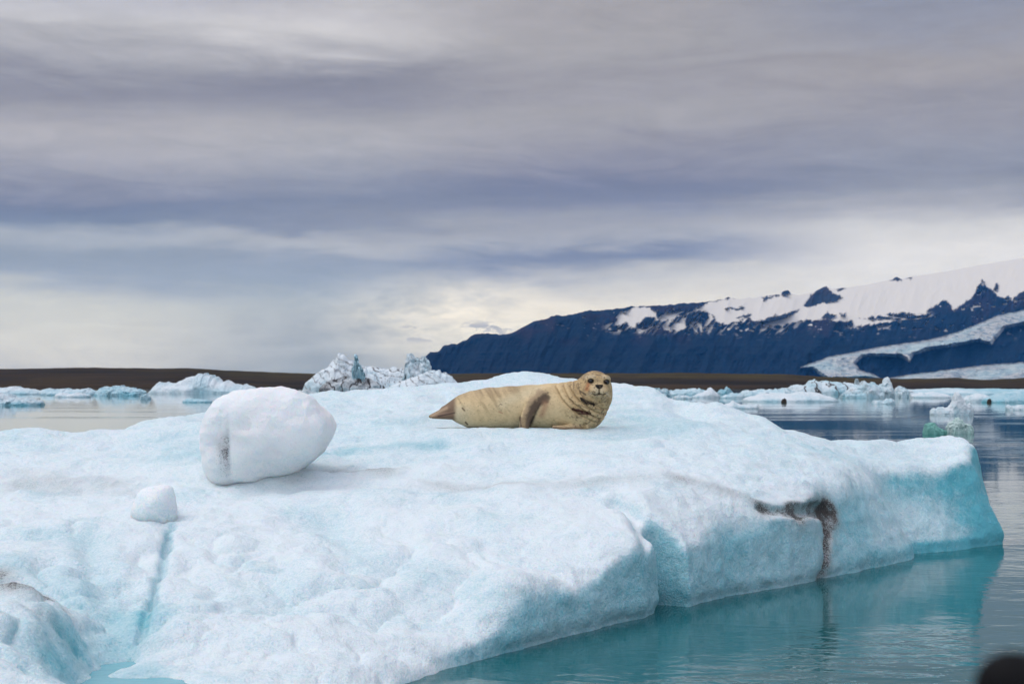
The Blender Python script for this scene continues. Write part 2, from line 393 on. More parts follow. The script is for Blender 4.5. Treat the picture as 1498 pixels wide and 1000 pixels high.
def mountain():
    px = np.concatenate([np.linspace(330, 600, 50), np.linspace(601, 1510, 760), np.linspace(1512, 1900, 80)])
    n = len(px); m = 190
    top = np.interp(px, *zip(*SIL)) + fbm(np.stack([px, px * 0], 1), .16, 4, 2) * np.where(px < 1180, 1.9, .5)
    t = np.concatenate([np.linspace(0, 1, m - 3), [1.0, 1.0, 1.0]])
    T, P = np.meshgrid(t, px); p = P.ravel(); tt = T.ravel()
    base = 568.0
    py = base + (np.repeat(top, m) - base) * tt
    crest = np.tile(np.arange(m) >= m - 3, n)
    edge = 1 - sstep(tt, .93, 1.0)
    # snow: the ice cap, its lower tongues, gullies and small fields
    gul = np.stack([p + .5 * py, py * .45], 1)
    wx = p + fbm(np.stack([p, py], 1), .10, 5, 40, gain=.65) * 5; wy = py + fbm(gul, .16, 5, 50, gain=.65) * 6
    Q2 = np.stack([wx, wy], 1).astype(np.float32)
    def fld(poly, soft=1.2): return sstep(poly_signed(Q2, poly), -soft, soft)
    cap = [(1008, 457), (1034, 443), (1072, 436), (1115, 433), (1175, 425), (1300, 395), (1700, 300), (1950, 300), (1950, 440), (1498, 439), (1475, 440), (1452, 427), (1443, 416), (1438, 409), (1431, 418), (1427, 428), (1408, 444), (1396, 454),
           (1386, 440), (1378, 438), (1361, 450), (1352, 461), (1322, 456), (1287, 461), (1240, 470), (1203, 466), (1158, 472), (1132, 476), (1108, 470), (1094, 465), (1055, 475), (1047, 468), (1043, 460), (1034, 454)]
    s = fld(cap)
    for q_ in ([(899, 476), (907, 457), (930, 450), (953, 450), (963, 463), (944, 464), (926, 479), (916, 473)], [(958, 466), (978, 455), (999, 456), (980, 468), (966, 469)],
               [(968, 475), (985, 464), (979, 474), (983, 485), (973, 482)], [(980, 478), (1003, 460), (1003, 478), (989, 485)], [(1019, 469), (1023, 469), (1029, 484), (1025, 484)],
               [(1013, 474), (1017, 478), (1021, 487), (1017, 486)], [(1036, 472), (1040, 474), (1046, 480), (1041, 478)], [(931, 486), (953, 475), (956, 477), (936, 487)], [(894, 488), (903, 482), (905, 485)],
               [(1240, 478), (1262, 470), (1262, 474), (1243, 481)], [(1245, 466), (1300, 466), (1305, 470), (1250, 476)], [(1280, 477), (1300, 474), (1302, 478), (1285, 482)]):
        s = np.maximum(s, fld(q_, .9))
    speck = fbm(np.stack([p, py * 1.7], 1), .13, 4, 77)
    s = np.maximum(s, sstep(speck, .34, .42) * sstep(py, 500, 470) * sstep(p, 780, 900))
    strk = fbm(np.stack([p + .9 * py, py * .35 - p * .1], 1), .20, 4, 79)
    s = np.maximum(s, sstep(strk, .16, .28) * sstep(py, 492, 478) * sstep(py, 450, 460) * sstep(p, 870, 920) * sstep(p, 1200, 1120))
    band = sstep(np.abs(py - 468), 16, 6) * sstep(p, 1230, 1260) * sstep(p, 1370, 1350)
    s = np.maximum(s, sstep(fbm(np.stack([p * .45, py * 2.2], 1), .11, 4, 78), .10, .2) * band)
    for q_ in ([(1175, 446), (1186, 433), (1197, 424), (1208, 419), (1221, 430), (1232, 436), (1213, 442), (1194, 448), (1181, 451)], [(1223, 425), (1230, 420), (1237, 423), (1230, 427)],
               [(1302, 410), (1311, 404), (1321, 409), (1312, 411)], [(1325, 408), (1336, 403), (1331, 408)], [(1202, 463), (1213, 456), (1224, 460), (1216, 467), (1206, 467)],
               [(1106, 470), (1136, 461), (1171, 452), (1158, 461), (1132, 470)], [(1144, 431), (1146, 424), (1154, 424), (1158, 431)], [(1062, 437), (1067, 432), (1072, 437)],
               [(1060, 451), (1088, 449), (1086, 452), (1064, 453)], [(1114, 436), (1140, 430), (1142, 433), (1116, 438)], [(1075, 464), (1098, 461), (1096, 465), (1078, 466)], [(1228, 459), (1238, 457), (1236, 461)],
               [(1452, 425), (1458, 412), (1462, 420), (1457, 427)], [(1462, 438), (1475, 432), (1479, 437)], [(1480, 438), (1498, 426), (1520, 430), (1520, 440)], [(965, 444), (1030, 439), (1012, 452), (985, 452)]):
        s = s * (1 - fld(q_, .9) * .97)
    rock = fbm(np.stack([p, py * 2], 1), .03, 4, 90)
    Y = mtn_depth(p, py) - mtn_relief(p, py) * edge * .8 * (1 - .85 * s)
    z = H + (HOR - py) / F * Y; X = (p - CX) / F * Y
    k = np.tile(np.concatenate([np.zeros(m - 3), [1, 2, 3]]), n)      # the far side falls away again
    Y = Y + k * 900; X = X + k * 900 * (p - CX) / F; z = np.where(k > 0, z * (1 - k * .22) - 12 * k, z)
    o = mesh_obj("mountain", np.stack([X, Y, z], 1), grid_quads(n, m)[:, ::-1], MOUNT, attrs={'snow': s, 'warm': sstep(rock, 0, .45) * sstep(py, 520, 480)})
    return tag(o, kind="structure")
def mountain_material():
    m, n, b = new_mat("basalt_and_snow")
    snow = n.attr('snow').outputs['Fac']; warm = n.attr('warm').outputs['Fac']
    oc = n.n('ShaderNodeTexCoord').outputs['Object']
    a = n.noise(oc, .006, 5, .6)
    c = n.mix(n.ss(a, .3, .7), (.001, .008, .024, 1), (.003, .014, .034, 1))
    c = n.mix(n.m('MULTIPLY', warm, .8), c, (.018, .014, .028, 1))
    c = n.mix(snow, c, (.57, .56, .55, 1))
    n.put(b.inputs['Base Color'], c); b.inputs['Roughness'].default_value = .9
    b.inputs['Specular IOR Level'].default_value = 0.05
    return m
MOUNT = mountain_material()
mountain()

def glacier_material():
    m, n, b = new_mat("crevassed_glacier")
    oc = n.n('ShaderNodeTexCoord').outputs['Object']
    a = n.noise(n.vscale(oc, 1, .5, 1), .03, 4, .7, .5)
    c_ = n.noise(oc, .004, 3, .5)
    c = n.mix(n.ss(a, .38, .62), (.18, .24, .30, 1), (.46, .48, .50, 1))
    c = n.mix(n.m('MULTIPLY', n.ss(c_, .45, .65), .5), c, (.34, .52, .60, 1))
    c = n.mix(n.m('MULTIPLY', n.attr('margin').outputs['Fac'], .8), c, (.04, .045, .055, 1))
    n.put(b.inputs['Base Color'], c); b.inputs['Roughness'].default_value = .8
    n.put(b.inputs['Normal'], bump(n, a, 25, 1.0)); return m
GLAC = glacier_material()
def glacier(poly, seed):
    xs = [p[0] for p in poly]; ys = [p[1] for p in poly]
    gx_ = np.arange(min(xs), max(xs) + .1, 1.2); gy_ = np.arange(min(ys) - 1, max(ys) + 1.5, .7)
    Yg, Xg = np.meshgrid(gy_, gx_); p, y = Xg.ravel(), Yg.ravel()
    d = poly_signed(np.stack([p, y], 1).astype(np.float32), poly) + fbm(np.stack([p, y], 1), .12, 3, seed) * 1.3
    Y = mtn_depth(p, y) - mtn_relief(p, y) * .8
    Ysm = mtn_depth(p, y) - 330
    # a thick tongue of ice standing on the valley: swells in front of the rock, sinks into it at its margin
    lift = np.clip(d, -3, 5) * 30 + fbm(np.stack([p, y * 2], 1), .25, 4, seed + 1) * 26
    Yf = np.minimum(Ysm, Y) * .5 + Y * .5 - lift
    V = np.stack([(p - CX) / F * Yf, Yf, H + (HOR - y) / F * Yf], 1)
    Qd = grid_quads(len(gx_), len(gy_))
    Qd = Qd[(d[Qd] > -1.0).all(1)]
    o = mesh_obj("glacier", V, Qd, GLAC, attrs={'margin': sstep(d + fbm(np.stack([p, y], 1), .4, 3, 4) * 1.5, 2.2, .2)})
    return tag(o, kind="structure")
glacier([(1171, 537), (1185, 532), (1215, 521), (1260, 513), (1300, 505), (1360, 497), (1400, 486), (1430, 474), (1460, 461), (1500, 453), (1560, 448), (1560, 470), (1500, 474), (1470, 481), (1459, 494), (1450, 505), (1432, 500), (1400, 506), (1355, 513),
         (1336, 520), (1331, 530), (1318, 523), (1290, 521), (1262, 522), (1252, 532), (1258, 541), (1280, 548), (1290, 554), (1210, 556), (1200, 549), (1190, 541)], 5)
glacier([(1276, 556), (1330, 548), (1380, 542), (1440, 534), (1500, 530), (1560, 528), (1560, 562), (1440, 562), (1300, 560)], 8)

# ------------------------------------------------------------------ the big ice floe
CTRL = [(750, 855, 8.95), (740, 760, 10.5), (750, 700, 11.75), (740, 660, 12.75), (760, 629, 13.7), (860, 629, 13.7), (660, 629, 13.7), (760, 621, 14.1), (620, 602, 14.7), (560, 600, 14.7), (0, 642, 13.2), (0, 700, 11.76), (150, 640, 13.3),
        (-150, 640, 13.2), (-150, 760, 10.4), (250, 613, 14.2), (300, 600, 14.7), (480, 594, 14.9), (545, 583, 15.5), (600, 575, 15.9), (680, 568, 16.1), (740, 558, 16.4), (770, 553, 16.5), (830, 560, 16.4), (900, 562, 16.3), (930, 568, 15.9), (975, 582, 15.5), (990, 592, 15.2), (1040, 598, 15.1),
        (1115, 612, 14.95), (1150, 626, 14.8), (1180, 641, 14.5), (1230, 638, 14.9), (1300, 643, 14.95), (1380, 650, 14.95), (1410, 648, 14.9), (900, 632, 13.6), (1000, 640, 13.4), (1000, 690, 12.1), (1100, 690, 12.4), (1250, 690, 13.2), (1310, 690, 13.9),
        (1215, 736, 12.1), (1150, 735, 11.9), (1195, 757, 11.75), (1100, 765, 11.35), (1020, 795, 10.75), (1000, 735, 11.2), (965, 795, 10.15), (930, 785, 10.1), (900, 755, 10.55), (850, 825, 9.65), (820, 846, 9.4), (700, 898, 8.8), (620, 962, 8.1), (500, 1000, 7.45),
        (400, 930, 8.05), (300, 860, 8.9), (100, 800, 9.5), (0, 815, 9.1), (60, 850, 8.65), (300, 985, 7.35), (0, 1000, 6.75), (200, 740, 10.9), (400, 760, 10.45), (500, 850, 9.05), (560, 800, 9.8), (600, 740, 10.9), (-100, 900, 7.6)]
CP = np.array([at(*c) for c in CTRL], np.float64)
def tps_kernel(r): return np.where(r > 1e-9, r * r * np.log(np.maximum(r, 1e-9)), 0)
def tps_fit(P, v, lam=.02):
    n = len(P); K = tps_kernel(np.linalg.norm(P[:, None] - P[None], axis=2)) + lam * np.eye(n)
    A_ = np.zeros((n + 3, n + 3)); A_[:n, :n] = K; A_[:n, n] = 1; A_[:n, n + 1:] = P; A_[n:, :n] = A_[:n, n:].T
    return np.linalg.solve(A_, np.concatenate([v, np.zeros(3)]))
WT = tps_fit(CP[:, :2], CP[:, 2])
def ztop0(X, Y):
    r = WT[-3] + WT[-2] * X + WT[-1] * Y
    for (cx, cy), k in zip(CP[:, :2], WT[:-3]): r = r + k * tps_kernel(np.hypot(X - cx, Y - cy))
    return r
def hit(px, py):                   # where a sight line meets the floe's upper surface
    Y = np.linspace(6.2, 17, 1500); X = (px - CX) / F * Y
    d = H - (py - HOR) / F * Y - ztop0(X, Y)
    k = np.argmax(d < 0); return np.array([X[k], Y[k], H - (py - HOR) / F * Y[k]], np.float32)
def W(px, py): Y = wl_Y(py); return ((px - CX) / F * Y, Y)
OUT = [(-3.0, 5.4), (-1.9, 5.7), (-1.15, 6.5), (-.80, 7.15), W(600, 1000), W(700, 968), W(760, 952), W(820, 936), W(885, 919), W(945, 905), W(966, 896), W(953, 885), W(985, 887), W(1012, 889), W(1050, 878), W(1100, 868), W(1150, 859), W(1196, 851), W(1206, 847), W(1270, 834), W(1340, 818), W(1341, 810), W(1400, 806), W(1440, 800),
       W(1476, 796), (5.15, 15.1), (4.85, 15.5), (3.9, 15.55), (3.1, 15.1), (2.67, 15.45), (1.95, 15.85), (1.5, 16.55), (.9, 17.0), (.1, 17.1), (-.7, 16.7), (-1.5, 16.5), (-2.4, 16.1), (-3.2, 15.3), (-3.7, 14.6), (-4.0, 13.95), (-5.0, 13.85), (-6.2, 13.9), (-7.4, 13.4), (-7.0, 11.8), (-5.4, 9.0)]
# how far the face leans back per metre of height, and how round its rim is, along the outline
LEAN = [(*W(600, 1000), .9, .20), (*W(760, 952), .25, .22), (*W(900, 915), .15, .16), (*W(945, 905), .05, .09), (*W(1012, 889), .15, .12), (*W(1100, 868), .22, .18), (*W(1190, 852), .15, .08), (*W(1270, 834), .42, .16), (*W(1335, 817), .60, .22), (*W(1400, 806), .80, .12), (*W(1476, 796), .42, .06),
        (4.8, 15.5, .1, .15), (3, 15.2, .2, .25), (1.5, 16.5, .2, .2), (0, 17, .2, .2), (-2.5, 16, .2, .2), (-4, 13.9, .2, .2), (-6, 13.8, .2, .2), (-6, 9, .3, .3), (-2, 5.7, .3, .2)]
def big_floe():
    u = np.arange(-.60, .372, .00135); Yv = np.exp(np.arange(math.log(5.3), math.log(17.4), .0032))
    # finer steps of depth are not needed far off; z steps are even
    zv = np.arange(-.10, 1.92, .0225)
    Yg, Ug = np.meshgrid(Yv, u); X2 = (Ug * Yg); P2 = np.stack([X2.ravel(), Yg.ravel()], 1).astype(np.float32)
    X, Y = P2[:, 0].astype(np.float64), P2[:, 1].astype(np.float64)
    zt = ztop0(X, Y)
    # rounded swells, melt hollows and ripples of the upper surface
    zt += fbm(P2 * np.array([.75, 1.0], np.float32), 1.15, 3, 4) * .085
    zt += fbm(P2 * np.array([.55, 1.2], np.float32), 3.0, 3, 14) * .036 + ridged(P2 * np.array([.8, 1.0], np.float32), 1.5, 2, 24) * .03
    # melt scallops, sharper towards the near left; flat layered ledges on the far slope
    wv = P2 + .25 * np.stack([fbm(P2, 1.3, 2, 31), fbm(P2, 1.3, 2, 32)], 1)
    sc0 = np.abs(fbm(wv * np.array([.8, 1.0], np.float32), 2.3, 3, 33)); near = sstep(Y, 11.2, 8.5) * sstep(X, .6, -.6)
    zt += (np.sqrt(sc0 + .01) - .3) * (.05 + .085 * near)
    zt += .016 * np.clip(fbm(wv * np.array([.35, 1.9], np.float32), 3.2, 3, 35) * 3, -1, 1) * sstep(Y, 10.5, 12.5)
    def bump_at(px, py, h, rx, ry=None):
        c = hit(px, py); ry = ry or rx
        return h * np.exp(-((X - c[0]) / rx) ** 2 - ((Y - c[1]) / ry) ** 2)
    for b_ in ((120, 790, .10, .45, .45), (165, 900, -.10, .22, .5), (330, 800, .05, .4, .3), (470, 760, -.07, .3, .35), (560, 830, -.05, .4, .35), (620, 690, .05, .5, .25), (385, 702, .10, .5, .17), (700, 760, .04, .5, .3),
               (1040, 720, .07, .45, .3), (560, 660, -.05, .7, .3), (226, 752, .08, .26, .22), (210, 800, .03, .25, .2), (880, 640, -.02, .5, .3), (300, 640, .10, .35, .4), (250, 625, .04, .25, .3), (940, 760, .05, .18, .3), (50, 700, .05, .6, .4), (820, 720, .05, .6, .2), (400, 880, -.05, .5, .3), (250, 960, .05, .25, .2)):
        zt += bump_at(*b_)
    zt += bump_at(1350, 652, -.11, .55, .7) + bump_at(1000, 601, -.10, .16, .5) + bump_at(1045, 601, .05, .25, .4)
    def groove(pts, depth, wdt):
        G_ = [hit(*p)[:2] for p in pts]; d_ = poly_dist(P2, G_); return -depth * np.exp(-(d_ / wdt) ** 2)
    zt += groove([(252, 772), (246, 800), (238, 840), (224, 880), (206, 914)], .05, .032)
    zt += groove([(206, 914), (120, 950), (80, 990)], .05, .14)
    zt += groove([(128, 800), (140, 850), (165, 905)], .05, .10)
    zt += groove([(958, 830), (945, 790), (925, 752), (900, 738)], .10, .07)
    zt += groove([(480, 775), (520, 800), (500, 830)], .04, .12)
    zt += groove([(-20, 848), (30, 856), (70, 868), (105, 890)], .10, .09)
    # bottom-left hummock in front of the melt pool, and the pool's hollow
    for (hx, hy, hz, rx, ry) in ((-2.86, 7.75, .12, .36, .40), (-2.52, 7.50, .11, .22, .45), (-2.62, 6.9, .12, .3, .45), (-2.36, 7.25, .08, .16, .3)):
        zt += hz * np.exp(-(((X - hx) / rx) ** 2 + ((Y - hy) / ry) ** 2) ** 1.3)
    zt -= .17 * np.exp(-(((X + 2.02) / .42) ** 2 + ((Y - 7.35) / .55) ** 2) ** 1.4)
    # level bed under the seal
    pad = sstep(np.hypot((X - .1) / 1.35, (Y - 13.98) / .5), 1.25, .6); zt = zt * (1 - pad) + (1.205) * pad
    d = poly_signed(P2, OUT) + fbm(P2, 1.6, 3, 60) * .035 + fbm(P2, 6.0, 2, 61) * .012
    wt = np.zeros(len(P2)); le = np.zeros(len(P2)); ro = np.zeros(len(P2))
    for lx, ly, l, r in LEAN:
        k = 1 / (((X - lx) ** 2 + (Y - ly) ** 2) ** 1.5 + .01); wt += k; le += k * l; ro += k * r
    le /= wt; ro /= wt
    sh = X2.shape; zt = zt.reshape(sh).astype(np.float32); d = d.reshape(sh).astype(np.float32); le = le.reshape(sh).astype(np.float32); ro = ro.reshape(sh).astype(np.float32)
    Z = zv.astype(np.float32)[None, None]
    G = smax(Z - zt[..., None], le[..., None] * np.maximum(Z, 0) ** 1.0 - d[..., None] + .045 * np.exp(-(Z / .07) ** 2), ro[..., None])
    def surf(px, py):              # where a sight line first meets the floe
        i_ = int(np.clip(round(((px - CX) / F + .60) / .00135), 0, len(u) - 1))
        zi_ = np.clip(np.round((H - (py - HOR) / F * Yv - zv[0]) / .0225).astype(int), 0, len(zv) - 1)
        k_ = int(np.argmax(G[i_, np.arange(len(Yv)), zi_] < 0)); return np.array([(px - CX) / F * Yv[k_], Yv[k_], H - (py - HOR) / F * Yv[k_]], np.float32)
    global SURF; SURF = {k_: surf(*k_) for k_ in ((365, 691), (228, 766), (343, 700))}
    TRENCH = [surf(1116, 744), surf(1165, 748), surf(1211, 747), surf(1209, 800), surf(1200, 848)]
    # the dirty trench, cut along the rim and down the face
    for a, b, r in ((TRENCH[0], TRENCH[1], .045), (TRENCH[1], TRENCH[2], .065), (TRENCH[2], TRENCH[3], .06), (TRENCH[3], TRENCH[4], .045)):
        lo = np.minimum(a, b) - .4; hi = np.maximum(a, b) + .4
        ui = np.where((u > (lo[0] / hi[1])) & (u < hi[0] / lo[1]))[0]; yi = np.where((Yv > lo[1]) & (Yv < hi[1]))[0]; zi = np.where((zv > lo[2]) & (zv < hi[2]))[0]
        sl = (slice(ui[0], ui[-1] + 1), slice(yi[0], yi[-1] + 1), slice(zi[0], zi[-1] + 1))
        XX = np.broadcast_to((X2[sl[0], sl[1]])[..., None], G[sl].shape); YY = np.broadcast_to(Yg[sl[0], sl[1]][..., None], G[sl].shape); ZZ = np.broadcast_to(Z[0, 0][sl[2]], G[sl].shape)
        PP = np.stack([XX.ravel(), YY.ravel(), ZZ.ravel()], 1).astype(np.float32)
        G[sl] = smax(G[sl], (r - seg_dist(PP, a, b)[0]).reshape(G[sl].shape), .06)
    PS = {}
    class _S(dict):
        def __missing__(self, k_): self[k_] = surf(*k_)[:2]; return self[k_]
    PS = _S()
    V, Q = surface_nets(G)
    ui = V[:, 0]; lY = math.log(5.3) + V[:, 1] * .0032
    Yw = np.exp(lY); V = np.stack([(-.60 + ui * .00135) * Yw, Yw, -.10 + V[:, 2] * .0225], 1).astype(np.float32)
    nrm = normals(V, Q).astype(np.float32)
    face = sstep(nrm[:, 2], .72, .30)
    disp = fbm(V, 3.2, 3, 70) * .014 + fbm(V, 11.0, 3, 71) * .010 + ridged(V, 6.0, 3, 73) * .011 + face * fbm(V, 5.0, 3, 72) * .012
    V = V + nrm * disp[:, None]
    # clear old ice where the faces broke, in melt channels; grit where moraine melted out
    blue = face * .62 + .10 * fbm(V, .8, 3, 80)
    blue += face * sstep(V[:, 0] + .25 * V[:, 2], 3.75, 4.05) * .30 + face * sstep(V[:, 0], 2.7, 3.0) * .12
    far_band = sstep(V[:, 1], 11.6, 12.6) * (1 - face)
    blue += far_band * .13
    for pts, wd, am in (([(252, 772), (246, 800), (238, 840), (224, 880), (206, 914)], .035, .34), ([(206, 914), (120, 950), (80, 990), (200, 985)], .22, .45), ([(128, 800), (140, 850), (165, 905)], .2, .25),
                        ([(470, 760), (500, 800), (540, 830)], .22, .22), ([(430, 664), (520, 656), (640, 650)], .10, .35), ([(350, 880), (420, 870)], .3, .15)):
        G_ = [PS[p] for p in pts]; blue += am * np.exp(-(poly_dist(V[:, :2], G_) / wd) ** 2)
    blue = np.clip(blue, -.1, 1)
    dirt = .70 * np.exp(-(poly_dist(V, TRENCH[1:3]) / .13) ** 2) + .6 * np.exp(-(poly_dist(V, TRENCH[:2]) / .09) ** 2) + .72 * np.exp(-(poly_dist(V, TRENCH[2:]) / .125) ** 2)
    dirt *= np.clip(1.0 + .9 * fbm(V, 9.0, 3, 95), .55, 1.3)
    sp = fbm(V, 3.0, 3, 91)
    for pts, wd, am in (([(-10, 852), (30, 858), (66, 872)], .11, .80), ([(30, 885), (70, 905), (95, 940)], .12, .16), ([(430, 690), (500, 684), (560, 690)], .16, .42), ([(990, 700), (1050, 715), (1110, 742)], .07, .30), ([(40, 705), (160, 712)], .3, .3),
                        ([(640, 712), (800, 705), (980, 700)], .18, .26)):
        G_ = [PS[p] for p in pts]; dirt += am * np.exp(-(poly_dist(V[:, :2], G_) / wd) ** 2) * np.clip(.85 + sp, 0, 1.3)
    o = mesh_obj("ice_floe", V, Q, ICE, attrs={'blue': blue, 'dirt': np.clip(dirt, 0, 1)})
    return tag(o, "big white and pale blue ice floe with the seal lying on top, filling the foreground", "ice floe")
big_floe()

# melt pool in the hollow at the near left
def pool():
    m, n, b = new_mat("meltwater")
    b.inputs['Base Color'].default_value = (.15, .40, .46, 1); b.inputs['Roughness'].default_value = .18; b.inputs['IOR'].default_value = 1.333
    oc = n.n('ShaderNodeTexCoord').outputs['Object']
    n.put(b.inputs['Normal'], bump(n, n.noise(n.vscale(oc, 1, 1.6, 1), 6.0, 3, .5), .02, .35))
    k = 40; V = [(-2.0 + .50 * math.cos(2 * math.pi * i / k), 7.34 + .50 * math.sin(2 * math.pi * i / k), .12) for i in range(k)]
    tag(mesh_obj("meltwater", V, [tuple(range(k))], m), kind="structure")
pool()

# ------------------------------------------------------------------ ice blocks lying on the floe
def blob_mesh(fun, lo, hi, step):
    ax = [np.arange(l, h_ + step, step, dtype=np.float32) for l, h_ in zip(lo, hi)]
    Xg, Yg, Zg = np.meshgrid(*ax, indexing='ij'); P = np.stack([Xg.ravel(), Yg.ravel(), Zg.ravel()], 1)
    G = fun(P).reshape(Xg.shape); V, Q = surface_nets(G)
    return V * step + np.array([a[0] for a in ax], np.float32), Q
def planes_sdf(P, planes, k):
    r = None
    for (nx, nz, ny, off) in planes:
        nn = np.array([nx, ny, nz], np.float32); nn /= np.linalg.norm(nn)
        v = P @ nn - off; r = v if r is None else smax(r, v, k)
    return r
def convex_block(poly, Y, half, k):
    """solid whose front outline is a convex polygon of sight-line points at distance Y, rounded, of depth 2*half"""
    pts = [at(px, py, Y) for px, py in poly]; c = np.mean(pts, 0)
    def f(P):
        r = None; n = len(pts)
        for i in range(n):
            a, b = pts[i], pts[(i + 1) % n]; e = b - a
            nn = np.array([-e[2], 0, e[0]], np.float32); nn /= np.linalg.norm(nn)
            if nn @ (c - a) > 0: nn = -nn
            lean = np.array([0, 0, 0], np.float32)
            nn2 = nn + np.array([0, .0, 0], np.float32)
            v = (P - a) @ nn2
            r = v if r is None else smax(r, v, k)
        dy = (P[:, 1] - c[1]); ell = np.sqrt(((P[:, 0] - c[0]) / 1.0) ** 2 + (P[:, 2] - c[2]) ** 2) * .35
        r = smax(r, np.abs(dy) + ell - half, k * 1.6)
        return r
    return f, c
def ice_boulder():
    poly = [(291, 636), (294, 615), (306, 594), (334, 573), (392, 566.5), (422, 566.5), (441, 572), (468, 594), (487, 618), (484, 642), (464, 668), (436, 694), (378, 710), (308, 712), (296, 684)]
    Y = float(SURF[(365, 691)][1]) + .10
    f0, c = convex_block(poly, Y, .62, .09)
    e = at(347, 640, Y - .40)
    def f(P):                      # a broken flat facet on the near left, a gentler one leaning back above
        r = f0(P)
        n1_ = np.array([-.42, -.90, -.05], np.float32); r = smax(r, (P - e) @ (n1_ / np.linalg.norm(n1_)), .22)
        n2_ = np.array([.10, -.85, .50], np.float32); r = smax(r, (P - (c + np.array([0, -.40, .20], np.float32))) @ (n2_ / np.linalg.norm(n2_)), .10)
        n3_ = np.array([.20, -.75, -.62], np.float32); return smax(r, (P - (c + np.array([.1, -.40, -.20], np.float32))) @ (n3_ / np.linalg.norm(n3_)), .10)
    V, Q = blob_mesh(f, c - [.75, .85, .55], c + [.75, .85, .55], .014)
    n = normals(V, Q); V = V + n * (fbm(V, 3, 3, 7) * .035 + fbm(V, 8, 3, 8) * .016 + ridged(V, 7, 3, 9) * .012)[:, None]
    p1, p2 = at(343, 628, Y - .5), at(325, 680, Y - .5)
    dd = seg_dist(V[:, [0, 2]], p1[[0, 2]], p2[[0, 2]])[0]
    dirt = np.exp(-(dd / .13) ** 2) * sstep(-n[:, 1], .2, .6) * .50 * np.clip(1 + 1.2 * fbm(V, 6, 3, 12), .2, 1.5)
    dirt *= sstep(V[:, 0], at(352, 0, Y)[0], at(345, 0, Y)[0])
    blue = -.14 + .25 * sstep(V[:, 2], c[2] + .0, c[2] - .35) + .1 * fbm(V, 2, 2, 3)
    o = mesh_obj("ice_boulder", V, Q, ICE, attrs={'blue': blue, 'dirt': dirt}, loc=(c[0], c[1], c[2] - .4)); o.location.z += .012; o.data.materials[0] = BLOCK_ICE
    tag(o, "large rounded ice boulder with black grit on its lower left, lying on the floe", "ice boulder")
ice_boulder()
def ice_lump():
    poly = [(190, 745), (195, 721), (208, 709), (238, 704), (258, 709), (264, 728), (262, 752), (262, 784), (190, 784)]
    c0 = SURF[(228, 766)]; Y = float(c0[1]) + .16
    f, c = convex_block(poly, Y, .19, .085)
    V, Q = blob_mesh(f, c - [.26, .3, .24], c + [.26, .3, .24], .009)
    n = normals(V, Q); V = V + n * (fbm(V, 6, 3, 7) * .018 + fbm(V, 16, 3, 8) * .007)[:, None]
    o = mesh_obj("ice_lump", V, Q, ICE, attrs={'blue': .02 + .25 * sstep(V[:, 2], c[2], c[2] - .15), 'dirt': np.zeros(len(V))}, loc=tuple(c)); o.data.materials[0] = BLOCK_ICE
    tag(o, "small white ice lump sitting above a blue melt crack, left in the foreground", "ice lump")
ice_lump()

